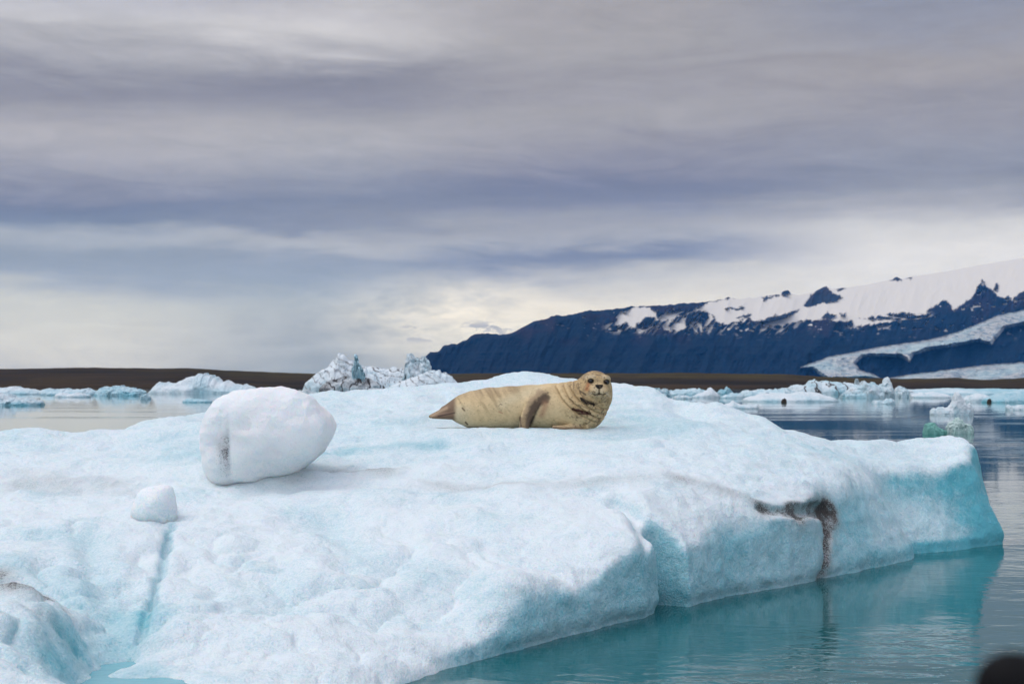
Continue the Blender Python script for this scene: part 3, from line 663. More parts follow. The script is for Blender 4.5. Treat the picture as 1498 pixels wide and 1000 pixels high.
# ------------------------------------------------------------------ the seal
PXM = 13.7 / F
SO = np.array([(760 - CX) * PXM, 13.95, H - (628 - HOR) / F * 13.7], np.float32)
def sp(px, py, y=0.0): return np.array([(px - 760) * PXM, y, (628 - py) * PXM], np.float32)
def cone(P, a, b, ra, rb, sy=1.0):
    s = np.array([1, 1 / sy, 1], np.float32); P_ = P * s; d_, t = seg_dist(P_, a * s, b * s); return d_ - (ra + (rb - ra) * t)
def seal_field(P):
    px = PXM
    spine = [(672, 602, 0, 17), (690, 600, 0, 26.5), (715, 598.5, 0, 30), (745, 597.5, 0, 31), (775, 596.5, 0, 32), (805, 596, -.01, 33.5), (832, 595.5, -.03, 34.5), (853, 594, -.06, 34.5)]
    r = None
    for (a, b) in zip(spine[:-1], spine[1:]):
        v = cone(P, sp(a[0], a[1], a[2]), sp(b[0], b[1], b[2]), a[3] * px, b[3] * px, 1.12)
        r = v if r is None else smin(r, v, .05)
    # thick neck raised and turned to the camera, then the head
    r = smin(r, cone(P, sp(853, 594, -.06), sp(869, 578, -.10), 33 * px, 27 * px, 1.05), .10)
    hd = cone(P, sp(869, 574, -.10), sp(871, 566.5, -.14), 26 * px, 24.5 * px, 1.0)
    r = smin(r, hd, .06)
    r = smin(r, cone(P, sp(874, 568, -.22), sp(875, 572, -.27), 15 * px, 10 * px), .06)
    for sx in (-1, 1):
        r = smin(r, cone(P, sp(875 + sx * 6.5, 572, -.305), sp(875 + sx * 6.0, 573, -.315), 8.6 * px, 8.2 * px), .022)
        e = sp(875.5 + sx * 11.5, 557.5, -.285 - .012)
        r = smin(r, np.linalg.norm(P - (e + np.array([0, .055, .018])), axis=1) - 6.5 * px, .03)       # brow
        r = smax(r, 3.1 * px - np.linalg.norm((P - (e - np.array([0, .004, 0]))) * np.array([.85, 1, 1.1]), axis=1), .018)      # socket
    r = smin(r, cone(P, sp(872, 579, -.26), sp(878, 579, -.26), 7 * px, 7 * px), .03)                                   # chin
    r = smin(r, cone(P, sp(873, 566, -.315), sp(878.5, 566, -.315), 3.8 * px, 3.8 * px), .02)                               # nose pad
    # mouth line and the cleft under the nose
    for pts in ([(864, 574.5), (869, 577), (875.5, 575.3), (882, 577), (887, 574)], [(875.5, 568), (875.5, 576)]):
        for a, b in zip(pts[:-1], pts[1:]):
            dd = seg_dist(P[:, [0, 2]], sp(*a)[[0, 2]], sp(*b)[[0, 2]])[0]
            r = r + .009 * np.exp(-(dd / .006) ** 2) * (P[:, 1] < -.2)
    # folds of loose skin round the neck
    ax0, ax1 = sp(848, 600, -.05), sp(874, 566, -.16); axd = (ax1 - ax0) / np.linalg.norm(ax1 - ax0)
    s = (P - ax0) @ axd
    wv = fbm(P, 5.0, 2, 5) * .02
    fold = np.sin((s + wv) * 2 * np.pi / .052)
    r = r + .015 * np.clip(fold, -.2, 1) * sstep(s, .02, .06) * sstep(s, .24, .18) * (P[:, 1] < .05)
    # the two hind flippers pressed together, lifted off the ice
    r = smin(r, cone(P, sp(674, 594, 0), sp(650, 602, 0), 15 * px, 8.5 * px, 1.0), .05)
    r = smin(r, cone(P, sp(655, 601, -.02), sp(628, 609.5, -.05), 7.5 * px, 2.6 * px, 1.7), .02)
    r = smin(r, cone(P, sp(664, 607, -.05), sp(632, 610.5, -.10), 7.5 * px, 2.2 * px, 1.5), .012)
    # near fore flipper hanging down the flank, far one folded under the chest
    r = smin(r, cone(P, sp(796, 577, -.185), sp(779, 591, -.228), 8.5 * px, 8 * px, .8), .07)
    r = smin(r, cone(P, sp(779, 591, -.245), sp(771, 607, -.262), 8 * px, 8.2 * px, .55), .02)
    r = smin(r, cone(P, sp(771, 607, -.262), sp(768, 622, -.268), 7.4 * px, 5.5 * px, .5), .015)
    for k, (fx, fy) in enumerate(((761.5, 624), (764.5, 626.5), (768, 628), (771.5, 627.5))):
        r = smin(r, cone(P, sp(769 - (1.5 - k) * 3, 610, -.27), sp(fx, fy, -.272), 3.0 * px, 2.0 * px, .8), .006)
    r = smin(r, cone(P, sp(858, 624, -.20), sp(826, 626, -.255), 6.5 * px, 4.6 * px, 1.0), .015)
    r = smin(r, cone(P, sp(826, 626, -.255), sp(810, 624.5, -.268), 4.6 * px, 2.6 * px, 1.0), .012)
    # weight spreads the belly flat on the ice
    return smax(r, -(P[:, 2] + .004), .02)
def seal():
    st = .0062
    V, Q = blob_mesh(seal_field, np.array([-1.0, -.42, -.06]), np.array([.98, .36, .66]), st)
    n = normals(V, Q)
    px = V[:, 0] / PXM + 760; py = 628 - V[:, 2] / PXM
    V2 = np.stack([px, py], 1).astype(np.float32)
    fr = sstep(V[:, 1], .02, -.06)          # the side turned to the camera
    base = np.array([.64, .485, .275]); c = np.tile(base, (len(V), 1))
    def mixc(col, f):
        nonlocal c
        f = np.clip(f, 0, 1)[:, None]; c = c * (1 - f) + np.array(col) * f
    back = sstep(py, 592, 572) * sstep(px, 800, 740)
    streak = fbm(np.stack([px * .16 - py * .10, py * .03 + px * .02], 1), 1.0, 4, 3)
    mixc((.24, .17, .095), back * (.65 + .6 * streak))
    mixc((.32, .235, .12), .55 * sstep(streak, 0, .5) * sstep(px, 840, 700) * sstep(py, 625, 590))
    mixc((.60, .53, .37), .55 * sstep(px, 700, 670) * sstep(py, 585, 600))
    mixc((.56, .52, .38), .45 * sstep(py, 612, 626) * sstep(px, 830, 760))
    mixc((.62, .53, .34), .6 * np.exp(-(seg_dist(V2, (735, 590), (785, 568))[0] / 8) ** 2))
    mott = fbm(V, 22, 4, 8)
    mixc((.30, .21, .10), (.18 + .5 * sstep(px, 800, 850)) * sstep(mott, .05, .45))
    mixc((.42, .29, .14), .75 * sstep(px, 805, 850) * sstep(py, 630, 575))
    mixc((.30, .20, .09), .5 * sstep(px, 830, 850) * sstep(mott, -.3, .4) * sstep(py, 560, 585))
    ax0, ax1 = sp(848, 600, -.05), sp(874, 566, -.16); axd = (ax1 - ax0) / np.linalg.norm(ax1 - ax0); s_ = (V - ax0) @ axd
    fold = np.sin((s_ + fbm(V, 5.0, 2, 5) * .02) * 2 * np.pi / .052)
    mixc((.20, .14, .075), .45 * sstep(fold, .55, 1.0) * sstep(s_, .0, .05) * sstep(s_, .26, .19) * (V[:, 1] < .05))      # crease shade painted into the fur colour along the skin folds
    mixc((.22, .16, .09), .5 * sstep(fbm(V, 34, 3, 61), .1, .4) * sstep(px, 828, 846) * sstep(py, 548, 556))
    # dark limbs
    def limb(pts, wd, col, a=.95, front=None):
        f = a * sstep(poly_dist(V2, [np.array(p) for p in pts]) + fbm(V2, .16, 3, 77) * 4, wd, wd * .35)
        mixc(col, f * (fr if front is None else (V[:, 1] < front)))
    mixc((.17, .105, .07), .92 * sstep(px, 670, 661) * sstep(px + (py - 600) * .25, 674, 664))
    mixc((.42, .30, .19), .8 * np.exp(-(seg_dist(V2, (652, 597), (628, 609))[0] / 2.2) ** 2))
    mixc((.05, .03, .025), .9 * np.exp(-(seg_dist(V2, (664, 604), (640, 609))[0] / 1.3) ** 2))
    limb([(792, 577), (781, 588), (772, 606), (768, 624)], 12, (.30, .21, .13), .75, -.14)
    limb([(798, 582), (788, 588), (780, 598), (775, 611), (771, 624)], 8.5, (.075, .05, .038), .85, -.14)
    mixc((.05, .035, .03), .8 * np.exp(-(seg_dist(V2, (790, 590), (777, 618))[0] / 1.6) ** 2) * (V[:, 1] < -.16))
    mixc((.36, .25, .14), .85 * np.exp(-(seg_dist(V2, (766, 613), (766, 627))[0] / 3.2) ** 2) * (V[:, 1] < -.2))
    mixc((.06, .035, .03), .8 * np.exp(-(seg_dist(V2, (761, 610), (762, 624))[0] / 1.3) ** 2) * (V[:, 1] < -.2))
    mixc((.30, .14, .08), .6 * np.exp(-(seg_dist(V2, (798, 590), (793, 606))[0] / 5) ** 2) * fr)
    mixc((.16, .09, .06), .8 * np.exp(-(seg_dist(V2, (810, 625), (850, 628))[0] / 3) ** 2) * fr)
    # face
    mixc((.20, .15, .09), .8 * sstep(fbm(V, 40, 3, 12), -.12, .18) * sstep(py, 560, 551) * sstep(px, 845, 852))
    mixc((.62, .53, .36), .7 * np.exp(-(np.hypot(px - 875, py - 571) / 9) ** 2) * fr)
    for a_, b_ in (((858, 552), (868, 550)), ((883, 551), (892, 553))): mixc((.66, .56, .38), .5 * np.exp(-(seg_dist(V2, a_, b_)[0] / 2.5) ** 2) * fr)
    mixc((.38, .13, .05), .75 * np.exp(-(seg_dist(V2, (860, 562), (858, 569))[0] / 3.0) ** 2) * fr)
    for ex, ey in ((864, 557), (887, 558.3)):
        mixc((.008, .006, .005), .97 * sstep(np.hypot((px - ex) / 1.25, py - ey), 4.8, 3.0) * (V[:, 1] < -.15))
    mixc((.003, .003, .003), .99 * sstep(np.maximum(np.abs(px - 875.7) * .62 + np.maximum(py - 565, 0) * .55, np.abs(py - 565.2) * 1.15), 4.0, 3.0) * (V[:, 1] < -.28))
    for pts in ([(866, 576), (870, 577.2), (875.5, 575.5), (881, 577.2), (885, 575)], [(875.5, 568), (875.5, 576)]):
        mixc((.03, .022, .016), .9 * np.exp(-(poly_dist(V2, [np.array(p) for p in pts]) / 1.15) ** 2) * (V[:, 1] < -.18))
    # dark creases, wounds and scattered marks on neck, chest and flank
    for pts, wd, col, a in (([(850, 583), (857, 588), (868, 591)], 3.6, (.006, .004, .004), .98), ([(849, 572), (856, 577)], 1.8, (.05, .035, .03), .8), ([(838, 598), (848, 601), (862, 604)], 3.0, (.035, .007, .006), .97), ([(848, 604), (858, 605)], 2.2, (.06, .018, .018), .9),
                            ([(880, 603), (883, 599)], 1.3, (.08, .06, .04), .8), ([(833, 583), (838, 587)], 1.0, (.12, .08, .05), .7), ([(846, 592), (862, 598), (880, 599)], .9, (.12, .09, .055), .7), ([(858, 585), (872, 590), (888, 586)], .8, (.14, .10, .06), .7), ([(846, 560), (848, 575), (858, 588)], .9, (.13, .09, .05), .7),
                            ([(840, 558), (839, 572)], 1.1, (.16, .11, .06), .7), ([(676, 597), (679, 600)], 1.5, (.14, .09, .05), .85), ([(681, 618), (683, 621)], 2.0, (.10, .065, .04), .9), ([(732, 591), (734, 591.5)], 1.0, (.11, .06, .04), .85), ([(730, 602), (735, 604)], 1.4, (.36, .16, .09), .6), ([(801, 574), (802, 574)], .9, (.08, .05, .03), .8), ([(862, 606), (868, 608)], 1.2, (.10, .05, .04), .7)):
        dd = poly_dist(V2, [np.array(p) for p in pts]) + fbm(V2, .5, 3, 31) * wd * .55
        mixc(col, a * sstep(dd, wd, wd * .45) * (V[:, 1] < -.02))
    spk = fbm(V, 60, 3, 44)
    mixc((.12, .085, .05), .75 * sstep(spk, .28, .42) * sstep(px, 815, 850) * fr)
    mixc((.14, .10, .06), .45 * sstep(spk, .46, .56) * fr)
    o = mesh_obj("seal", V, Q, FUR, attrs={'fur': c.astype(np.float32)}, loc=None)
    o.location = Vector(SO.tolist())
    tag(o, "tan spotted seal lying on the ice floe with its head turned to the camera", "seal")
    eye_m, en, eb = new_mat("wet_black_eye"); eb.inputs['Base Color'].default_value = (.006, .005, .005, 1); eb.inputs['Roughness'].default_value = .08
    for ex, ey in ((864, 557), (887, 558.2)):
        # seat each eyeball in its socket: find the skin in front of it
        near = np.argsort(np.hypot(px - ex, py - ey) + np.where(V[:, 1] > -.12, 1e3, 0))[:10]
        yy = float(V[near, 1].mean())
        k, m_ = 24, 16
        th, ph = np.meshgrid(np.linspace(0, np.pi, m_), np.linspace(0, 2 * np.pi, k, endpoint=False), indexing='ij')
        S_ = np.stack([np.sin(th) * np.cos(ph) * 1.12, np.sin(th) * np.sin(ph), np.cos(th) * .92], 2).reshape(-1, 3) * .0185
        qd = [(i * k + j, (i + 1) * k + j, (i + 1) * k + (j + 1) % k, i * k + (j + 1) % k) for i in range(m_ - 1) for j in range(k)]
        e = mesh_obj("eye", S_, np.array(qd), eye_m, parent=o); e.location = Vector((sp(ex, ey)[0], yy + .006, sp(ex, ey)[2]))
    # whiskers: fine pale bristles curving down from the muzzle pads
    wm, wn, wb = new_mat("whisker"); wb.inputs['Base Color'].default_value = (.62, .55, .42, 1); wb.inputs['Roughness'].default_value = .5
    rnd = random.Random(3)
    for sx in (-1, 1):
        WV, WQ = [], []
        for k in range(9):
            a = sp(875 + sx * (6 + rnd.uniform(0, 5)), 570 + rnd.uniform(0, 5), -.355 + rnd.uniform(-.005, .015))
            ln = rnd.uniform(.05, .085); dr = np.array([sx * 1.0, -.35, -rnd.uniform(.1, .6)]); dr /= np.linalg.norm(dr)
            for i in range(4):
                t0, t1 = i / 4, (i + 1) / 4
                for t in (t0, t1):
                    c_ = a + dr * ln * t + np.array([0, 0, -.03]) * t * t; r_ = .0012 * (1 - .7 * t)
                    for (ox, oz) in ((-1, 0), (0, -1), (1, 0), (0, 1)): WV.append(c_ + np.array([ox * r_ * .5, ox * r_ * .5, oz * r_]))
                b0 = len(WV) - 8
                for j in range(4): WQ.append((b0 + j, b0 + (j + 1) % 4, b0 + 4 + (j + 1) % 4, b0 + 4 + j))
        mesh_obj("whisker_tuft", WV, np.array(WQ), wm, parent=o)
def fur_material():
    m, n, b = new_mat("seal_fur")
    oc = n.n('ShaderNodeTexCoord').outputs['Object']
    at_ = n.attr('fur').outputs['Color']
    hair = n.noise(n.vscale(oc, 35, 90, 90), 1.0, 3, .6)
    c = n.mix(.55, at_, n.mix(hair, (.55, .55, .55, 1), (1.4, 1.4, 1.4, 1)), 'MULTIPLY')
    n.put(b.inputs['Base Color'], c); b.inputs['Roughness'].default_value = .55
    b.inputs['Specular IOR Level'].default_value = .15
    n.put(b.inputs["Normal"], bump(n, hair, .006, .6)); return m
FUR = fur_material()
seal()

# ------------------------------------------------------------------ drifting ice
DRIFT = "ice pieces drifting on the lagoon towards the far shore"
ROCKM, rn, rb = new_mat("dark_rock")
rn.put(rb.inputs['Base Color'], rn.mix(rn.noise(rn.n('ShaderNodeTexCoord').outputs['Object'], 3.0, 3), (.02, .016, .014, 1), (.07, .05, .035, 1))); rb.inputs['Roughness'].default_value = .9
def berg(name, prof, wl, label=None, cat=None, group=None, depth=.45, seed=0, rough=.26, blue=.18, dirt=0.0, parent=None, mat=None, z0=0.0, push=0.0, bluebase=.25, jag=.28, streak=None, peak=.62):
    """free-standing piece of ice: its length along x follows the given skyline, its body has real depth behind the waterline"""
    Y = wl_Y(wl) + push; xs = [p[0] for p in prof]; x0, x1 = min(xs), max(xs)
    L = (x1 - x0) / F * Y
    n = int(np.clip((x1 - x0) * 1.5, 22, 260)); m = int(np.clip(n * .45, 15, 60))
    s = np.linspace(0, 1, n); p = x0 + (x1 - x0) * s
    k = (Y / wl_Y(wl))
    top = np.interp(p, xs, [q_[1] for q_ in prof]); hz = np.maximum((wl - top) / F * wl_Y(wl) * k + (H - (wl - HOR) / F * Y if push else 0), .02)
    half = max(min(L * depth, 30), .15) * np.maximum(1 - np.abs(2 * s - 1) ** 3.0, .0004) ** .5
    hz = hz * (1 + jag * fbm(np.stack([p, p * 0 + seed], 1), .22, 4, seed)); hz[0] = hz[-1] = .01
    tt = np.linspace(-1, 1, m)
    T, S = np.meshgrid(tt, s); hz2 = np.repeat(hz, m); hf2 = np.repeat(half, m); t = T.ravel()
    cs = np.clip(1 - np.abs(t) ** 2.4, 0, 1) ** peak
    X = np.repeat((p - CX) / F * Y, m); Yc = Y + half.max(); Yv = Yc + t * hf2; Z = hz2 * cs
    V = np.stack([X, Yv, Z], 1).astype(np.float32)
    sc_ = 1 / max(L, .5); hm = float(np.percentile(hz, 85))
    inner = sstep(np.abs(t), 1.0, .75)
    V[:, 2] += (ridged(V, 5 * sc_ * 1.3, 4, seed) * .5 + fbm(V, 14 * sc_, 3, seed + 3)) * rough * hm * inner * .5
    V[:, 1] += fbm(V, 9 * sc_, 4, seed + 5) * rough * hm * 1.6 - np.abs(fbm(V, 22 * sc_, 2, seed + 6)) * rough * hm * .6
    V[:, 0] += fbm(V, 9 * sc_, 3, seed + 9) * rough * hm * .5
    V[:, 2] = np.maximum(V[:, 2], -.05)
    V[:, 2] = np.where(np.abs(t) > .999, -.12 * max(1, Y / 60), V[:, 2]) + z0
    Qd = grid_quads(n, m)[:, ::-1]
    e0 = list(range(m)); e1 = list(range((n - 1) * m, n * m))
    bl = blue + bluebase * sstep(V[:, 2], hm * .45, 0) + fbm(V, 6 * sc_, 3, seed + 20) * .35
    db = fbm(V, 5 * sc_, 4, seed + 30)
    dt = np.clip(dirt * (1.0 + db * 1.3), 0, 1) if dirt else np.zeros(len(V))
    if streak:
        fz = np.abs(np.sin(V[:, 0] * streak[0] + V[:, 2] * streak[1] + fbm(V, 6 * sc_, 3, seed + 40) * 3.0)); dt = np.clip(dt + streak[2] * sstep(fz, .38, .12), 0, 1)
    loc = np.array([(x0 + x1) / 2 / F * Y - CX / F * Y, Yc, 0], np.float32)
    if parent is not None: loc = loc - np.array(parent.location)
    o = mesh_obj(name, V - (np.array(parent.location) if parent is not None else 0), Qd, mat or FAR_ICE, parent=parent, smooth=False, attrs={'blue': np.clip(bl, -.1, 1), 'dirt': dt}, loc=loc)
    return tag(o, label, cat, group) if label else o

# the big dirty berg behind the floe
DY = wl_Y(572)
root = bpy.data.objects.new("iceberg", None); COL.objects.link(root); root.location = ((555 - CX) / F * DY, DY, 0)
tag(root, "large jagged iceberg streaked with black ash, left of the mountain's foot", "iceberg")
berg("ice_peak", [(435, 571), (441, 562), (450, 553), (462, 544), (475, 536), (484, 527), (490, 519), (494, 515), (499, 518), (503, 522), (507, 528), (513, 532), (522, 534), (532, 539), (545, 543), (560, 552), (575, 566)], 572, parent=root, jag=.12, seed=1, rough=.10, streak=(1.1, 1.9, .6), push=4, blue=.0, depth=.3)
berg("ice_fin", [(515, 546), (517, 532), (519, 524), (521, 519), (524, 526), (529, 540), (534, 550)], 572, parent=root, seed=2, rough=.12, blue=.48, push=1, depth=.3)
berg("ice_saddle", [(505, 552), (522, 541), (532, 537), (540, 536), (555, 538), (565, 540), (575, 538), (585, 540), (598, 543), (620, 546), (640, 556)], 572, parent=root, jag=.12, seed=3, rough=.12, streak=(1.0, 2.6, .75), push=6, blue=.0, depth=.25)
berg("ice_tower", [(586, 556), (590, 546), (592, 535), (591, 524), (596, 519), (605, 521), (612, 524), (619, 521), (626, 526), (628, 535), (632, 545), (640, 554)], 572, parent=root, jag=.12, seed=4, rough=.10, streak=(1.6, 1.2, .5), push=4, blue=.12, depth=.35)
berg("ice_hump", [(548, 572), (575, 563), (600, 553), (622, 545), (632, 541), (640, 543), (652, 546), (661, 551), (668, 559), (673, 571)], 572, parent=root, jag=.12, seed=5, rough=.09, streak=(1.5, 2.2, .6), push=0, blue=-.04, depth=.2)
berg("debris_mound", [(463, 571), (470, 562), (480, 556), (500, 552), (520, 549), (535, 553), (547, 558), (562, 568)], 572, parent=root, jag=.12, seed=6, rough=.18, dirt=.5, push=0, depth=.2, blue=.0, streak=(1.2, .3, .7))

LEFT = [
 ([(-40, 570), (-10, 567), (10, 566), (28, 569), (40, 571), (54, 574)], 577, "low white ice strip at the left edge under the dark shore", dict(seed=11, blue=.12)),
 ([(48, 572), (60, 568.5), (70, 570), (85, 568), (100, 570), (118, 569), (134, 574)], 578, "low broken ice strip with a blue spot, second from the left edge", dict(seed=12, blue=.3)),
 ([(74, 577), (85, 574), (97, 577), (108, 574), (126, 578)], 581, "thin line of small brash ice before the left ice strips", dict(seed=13, blue=.1)),
 ([(130, 574), (140, 568), (155, 566), (168, 565), (180, 567), (192, 569), (206, 573)], 579, "low pale blue iceberg left of the blocky white one", dict(seed=14, blue=.42)),
 ([(202, 576), (209, 574), (213, 566), (217, 560), (225, 559), (240, 560.5), (252, 560), (256, 556), (264, 555), (267, 552), (275, 549), (290, 548), (304, 548), (308, 551), (312, 558), (319, 560), (327, 557.5), (333, 562), (348, 562), (362, 566), (374, 571)], 576, "blocky white iceberg with a flat topped crown, behind the ice boulder", dict(seed=15, blue=.10, rough=.13, depth=.3)),
 ([(203, 581), (206, 577), (213, 576), (219, 581)], 584, "small pale ice cube in front of the blocky white iceberg", dict(seed=16, blue=.35, depth=.5)),
 ([(263, 586), (270, 583.5), (285, 584), (298, 584), (306, 587)], 588.5, "thin turquoise ice sliver in front of the blocky white iceberg", dict(seed=17, blue=.6)),
 ([(-30, 579), (-8, 577), (3, 577), (8, 582), (18, 584), (34, 585), (50, 588)], 593, "nearest low ice piece at the left edge with a blue waterline", dict(seed=18, blue=.15, bluebase=.6)),
 ([(424, 577), (434, 572), (447, 573), (462, 577), (480, 578), (500, 583), (512, 588)], 591, "grey white floe between the ice boulder and the ashy iceberg", dict(seed=19, blue=.10, dirt=.18, rough=.25)),
 ([(500, 574), (520, 570), (545, 569), (570, 571), (600, 574), (620, 578)], 582, "flat white floe in front of the ashy iceberg", dict(seed=20, blue=.08, dirt=.12, rough=.25)),
]
RIGHT = [
 ([(948, 576), (952, 570), (958, 568), (965, 570), (972, 568), (979, 571), (984, 580)], 584, "pale blue ice chunk just right of the floe's far slope", dict(seed=31, blue=.4)),
 ([(942, 574), (944, 569), (948, 568.5), (951, 573)], 578, "tiny ash black ice chunk at the far slope of the floe", dict(seed=32, dirt=1.0, blue=.0)),
 ([(976, 573), (990, 569), (1005, 571), (1014, 568), (1026, 569), (1038, 573)], 579, "long pale blue ice band right of the seal's head", dict(seed=33, blue=.35)),
 ([(986, 580), (995, 578), (1005, 578.5), (1014, 581)], 583.5, "small flat floe before the long pale blue band", dict(seed=34, blue=.2)),
 ([(1014, 580), (1022, 577), (1031, 573), (1042, 566.5), (1047, 571), (1056, 579)], 582, "white pointed ice hump right of the pale blue band", dict(seed=35, blue=.05, rough=.1)),
 ([(1050, 574), (1055, 569), (1061, 568), (1066, 566), (1070, 570), (1074, 576)], 580, "small bright turquoise ice block between two white humps", dict(seed=36, blue=.6)),
 ([(1056, 580), (1065, 577), (1075, 574.5), (1086, 576), (1092, 580)], 582.5, "smooth blue white floe below the turquoise block", dict(seed=37, blue=.3, rough=.08)),
 ([(1086, 577), (1095, 571), (1108, 572), (1122, 570), (1140, 571), (1155, 568), (1170, 572)], 581, "jumbled white brash band left of the black streaked iceberg", dict(seed=38, blue=.22, rough=.3)),
 ([(1155, 573), (1159, 567), (1163, 564), (1176, 564), (1186, 563), (1190, 558), (1197, 556), (1203, 558), (1210, 556.5), (1222, 559), (1240, 561), (1250, 560), (1262, 564), (1270, 570)], 577, "iceberg with upright black ash streaks on the right", dict(seed=39, blue=.20, rough=.16, streak=(1.5, .35, .95), depth=.3)),
 ([(1096, 584), (1108, 581), (1122, 578), (1145, 576), (1165, 577), (1180, 574), (1192, 573), (1210, 577), (1224, 580), (1238, 585)], 588, "broad white ice shelf in front of the black streaked iceberg", dict(seed=40, blue=.05, rough=.22, bluebase=.3)),
 ([(1234, 580), (1243, 573), (1250, 568), (1258, 566), (1264, 562), (1269, 558.5), (1274, 562), (1283, 560), (1290, 564), (1298, 562), (1302, 556), (1307, 555), (1310, 563), (1313, 574), (1315, 580)], 582, "jagged white iceberg with a thin pinnacle at its right end", dict(seed=41, blue=.18, rough=.16, streak=(1.2, .5, .35), depth=.3)),
 ([(1250, 562), (1252, 557), (1254, 554.5), (1257, 558), (1259, 563)], 570, "tiny white ice knob on the skyline behind the jagged iceberg", dict(seed=52, blue=.05)),
 ([(1310, 574), (1314, 569), (1322, 565), (1328, 568), (1336, 572), (1347, 577)], 581, "small white ice heap right of the thin pinnacle", dict(seed=42, blue=.15, rough=.25)),
 ([(1338, 577), (1350, 575), (1368, 573.5), (1385, 575), (1398, 579)], 582, "long flat white floe left of the crooked ice piece", dict(seed=43, blue=.05, rough=.06)),
 ([(1334, 573), (1350, 570), (1375, 570), (1395, 569), (1415, 568), (1440, 570), (1470, 569), (1500, 570), (1540, 570)], 577, "long turquoise ice band under the glacier at the right edge", dict(seed=44, blue=.38, rough=.2)),
 ([(1278, 589), (1282, 586), (1290, 585.5), (1295, 588), (1299, 584), (1307, 582.5), (1312, 587)], 591, "pair of joined small ice lumps adrift on dark water", dict(seed=45, blue=.25, depth=.4)),
 ([(1414, 584), (1422, 579), (1432, 576), (1442, 575), (1452, 579), (1462, 586)], 588, "white ice hump behind the crooked ice piece, to its right", dict(seed=46, blue=.08, rough=.12)),
 ([(1452, 585), (1464, 579), (1478, 574.5), (1498, 573), (1520, 574), (1545, 580)], 589, "smooth turquoise iceberg at the right edge", dict(seed=47, blue=.5, rough=.08)),
 ([(1476, 594), (1480, 591), (1485, 595), (1492, 593), (1500, 592), (1512, 596)], 600, "small white ice piece nearest the right edge", dict(seed=48, blue=.1, rough=.2, depth=.4)),
 ([(1055, 594), (1064, 591.5), (1069, 590), (1074.5, 586), (1079, 590), (1090, 592), (1100, 591.5), (1110, 591), (1113, 594)], 598, "lone white ice piece with a small peak, nearest the floe's right slope", dict(seed=49, blue=.06, rough=.10, depth=.35)),
 ([(1364, 601), (1368, 596), (1376, 596.5), (1386, 596.5), (1394, 592), (1399, 584), (1398, 578), (1401, 575.5), (1408, 577), (1414, 581), (1413, 587), (1417, 592), (1423, 591), (1427, 597), (1428, 603)], 607, "crooked white ice piece with a hooked peak, alone on dark water", dict(seed=50, blue=.04, rough=.05, depth=.22)),
 ([(1387, 627), (1390, 620), (1396, 615), (1403, 613), (1410, 616), (1416, 620), (1424, 621), (1428, 630)], 634, "lumpy pale green ice chunk in front of the crooked white one", dict(seed=51, blue=.12, rough=.16, depth=.28, tint=True)),
 ([(1353, 630), (1356, 620), (1362, 618), (1369, 618), (1374, 622), (1379, 627), (1388, 631)], 635, "clear green ice chunk left of the lumpy pale green one", dict(seed=53, blue=.35, rough=.14, depth=.3, green=True)),
]
PALE_GREEN = ice_material("pale_green_ice", (.62, .74, .72), (.12, .42, .36), .4, 0)
for prof, wl, lab, kw in LEFT + RIGHT:
    kw = dict(kw); mt = GREEN_ICE if kw.pop('green', False) else PALE_GREEN if kw.pop('tint', False) else None
    cat = "iceberg" if "iceberg" in lab else "ice floe" if ("floe" in lab or "band" in lab or "strip" in lab or "shelf" in lab) else "ice chunk"
    berg("iceberg" if cat == "iceberg" else "drift_ice" if cat == "ice floe" else "ice_chunk", prof, wl, lab, cat, DRIFT, mat=mt, **kw)
berg("boulder", [(1143.5, 587), (1145, 584), (1148, 583), (1150.5, 584), (1151, 587)], 588.6, "small dark boulder on the broad white ice shelf", "rock", mat=ROCKM, seed=61, depth=.5, push=-.6)
berg("boulder", [(1445, 587), (1446.5, 583.5), (1449.5, 584), (1452, 587)], 588.6, "small dark boulder on the white ice hump near the right edge", "rock", mat=ROCKM, seed=62, depth=.5, push=-.6)

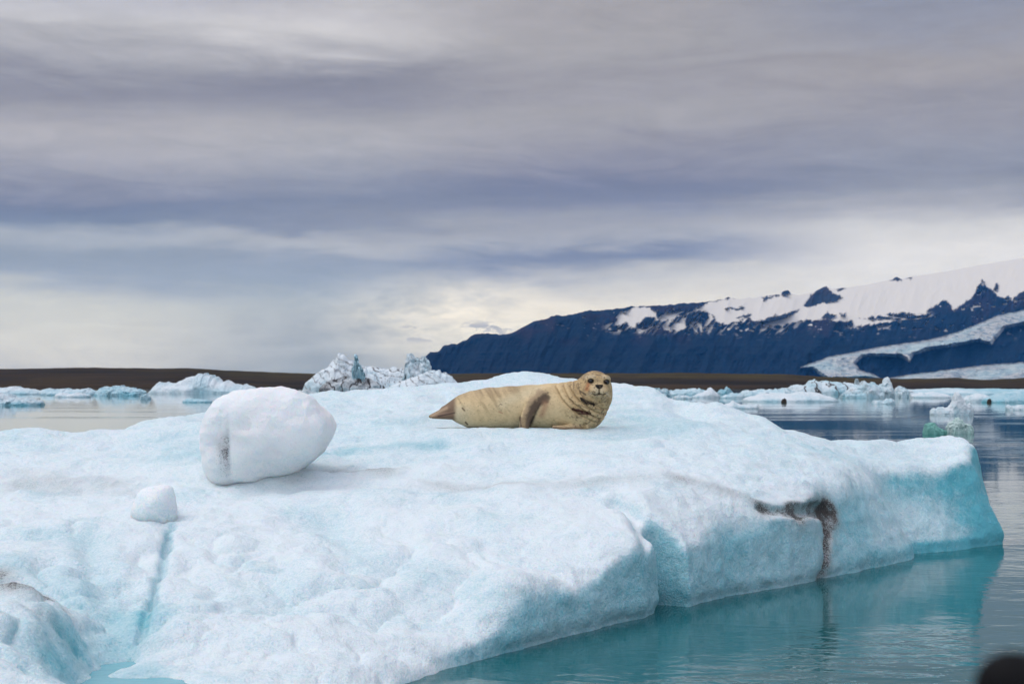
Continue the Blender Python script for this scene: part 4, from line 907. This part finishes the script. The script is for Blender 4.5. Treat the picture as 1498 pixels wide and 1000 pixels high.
# ------------------------------------------------------------------ the boat's black rail, close to the lens
def boat():
    m, n, b = new_mat("black_rubber"); b.inputs['Base Color'].default_value = (.003, .003, .004, 1); b.inputs['Roughness'].default_value = .75; b.inputs['Specular IOR Level'].default_value = .15
    hm, hn, hb = new_mat("dark_hull_paint"); hb.inputs['Base Color'].default_value = (.02, .021, .024, 1); hb.inputs['Roughness'].default_value = .4
    tip = at(1481, 1006, .80)
    path = [tip + np.array(v) for v in ((0, 0, 0), (.06, -.02, -.004), (.14, -.10, -.006), (.19, -.30, 0), (.20, -.8, 0), (.20, -1.5, 0))]
    k = 20; V = []; rad = .021
    def ring(c, d, r):
        d = d / np.linalg.norm(d); u_ = np.cross(d, [0, 0, 1]); u_ /= np.linalg.norm(u_); v_ = np.cross(u_, d)
        return [c + (u_ * math.cos(a) + v_ * math.sin(a)) * r for a in np.linspace(0, 2 * math.pi, k, endpoint=False)]
    d0 = path[1] - path[0]; d0 = d0 / np.linalg.norm(d0)
    for f in (0, .25, .5, .75, .93): a = f * math.pi / 2; V += ring(path[0] - d0 * rad * (math.cos(math.asin(1 - f)) if False else math.cos(f * math.pi / 2)), d0, max(rad * math.sin(f * math.pi / 2), .0008))
    for i, c in enumerate(path):
        d = (path[min(i + 1, len(path) - 1)] - path[max(i - 1, 0)]); V += ring(c, d, rad)
    nr = len(V) // k
    Qd = np.array([(i * k + j, i * k + (j + 1) % k, (i + 1) * k + (j + 1) % k, (i + 1) * k + j) for i in range(nr - 1) for j in range(k)])
    root = bpy.data.objects.new("boat", None); COL.objects.link(root); root.location = (float(tip[0] + .2), float(tip[1]), 0)
    tag(root, "blurred black boat rail poking into the bottom right corner", "boat")
    off = np.array(root.location)
    mesh_obj("rail", np.array(V) - off, Qd, m, parent=root)
    # hull side below the rail, outside the picture
    HV = []; pth = path[1:]
    for c in pth:
        for (dx_, z_) in ((0, c[2] - rad), (.03, .9), (.16, .25), (.30, -.2)): HV.append(np.array([c[0] + dx_, c[1], z_]) - off)
    for c in reversed(pth):
        for (dx_, z_) in ((.03, c[2] - rad), (.06, .9), (.19, .25), (.33, -.2)): HV.append(np.array([c[0] + dx_, c[1], z_]) - off)
    nr = len(HV) // 4
    Qh = np.array([(i * 4 + j, ((i + 1) % nr) * 4 + j, ((i + 1) % nr) * 4 + j + 1, i * 4 + j + 1) for i in range(nr) for j in range(3)])
    mesh_obj("hull", HV, Qh, hm, parent=root)
boat()

# ------------------------------------------------------------------ air between the lagoon and the mountain
def haze():
    m = bpy.data.materials.new("thin_blue_air"); m.use_nodes = True; n = N(m.node_tree)
    v = n.n('ShaderNodeVolumePrincipled'); o = n.n('ShaderNodeOutputMaterial'); n.put(o.inputs['Volume'], v.outputs[0])
    v.inputs['Color'].default_value = (.07, .36, 1.0, 1); v.inputs['Absorption Color'].default_value = (1, 1, 1, 1)
    v.inputs['Density'].default_value = 2.3e-5; v.inputs['Anisotropy'].default_value = 0.0
    x, y0, y1, z0, z1 = 9600, -700, 17000, -3, 1250
    V = [(a, b, c) for a in (-x, x) for b in (y0, y1) for c in (z0, z1)]
    tag(mesh_obj("haze", V, [(0, 1, 3, 2), (4, 6, 7, 5), (0, 4, 5, 1), (2, 3, 7, 6), (0, 2, 6, 4), (1, 5, 7, 3)], m, smooth=False), kind="stuff")
haze()
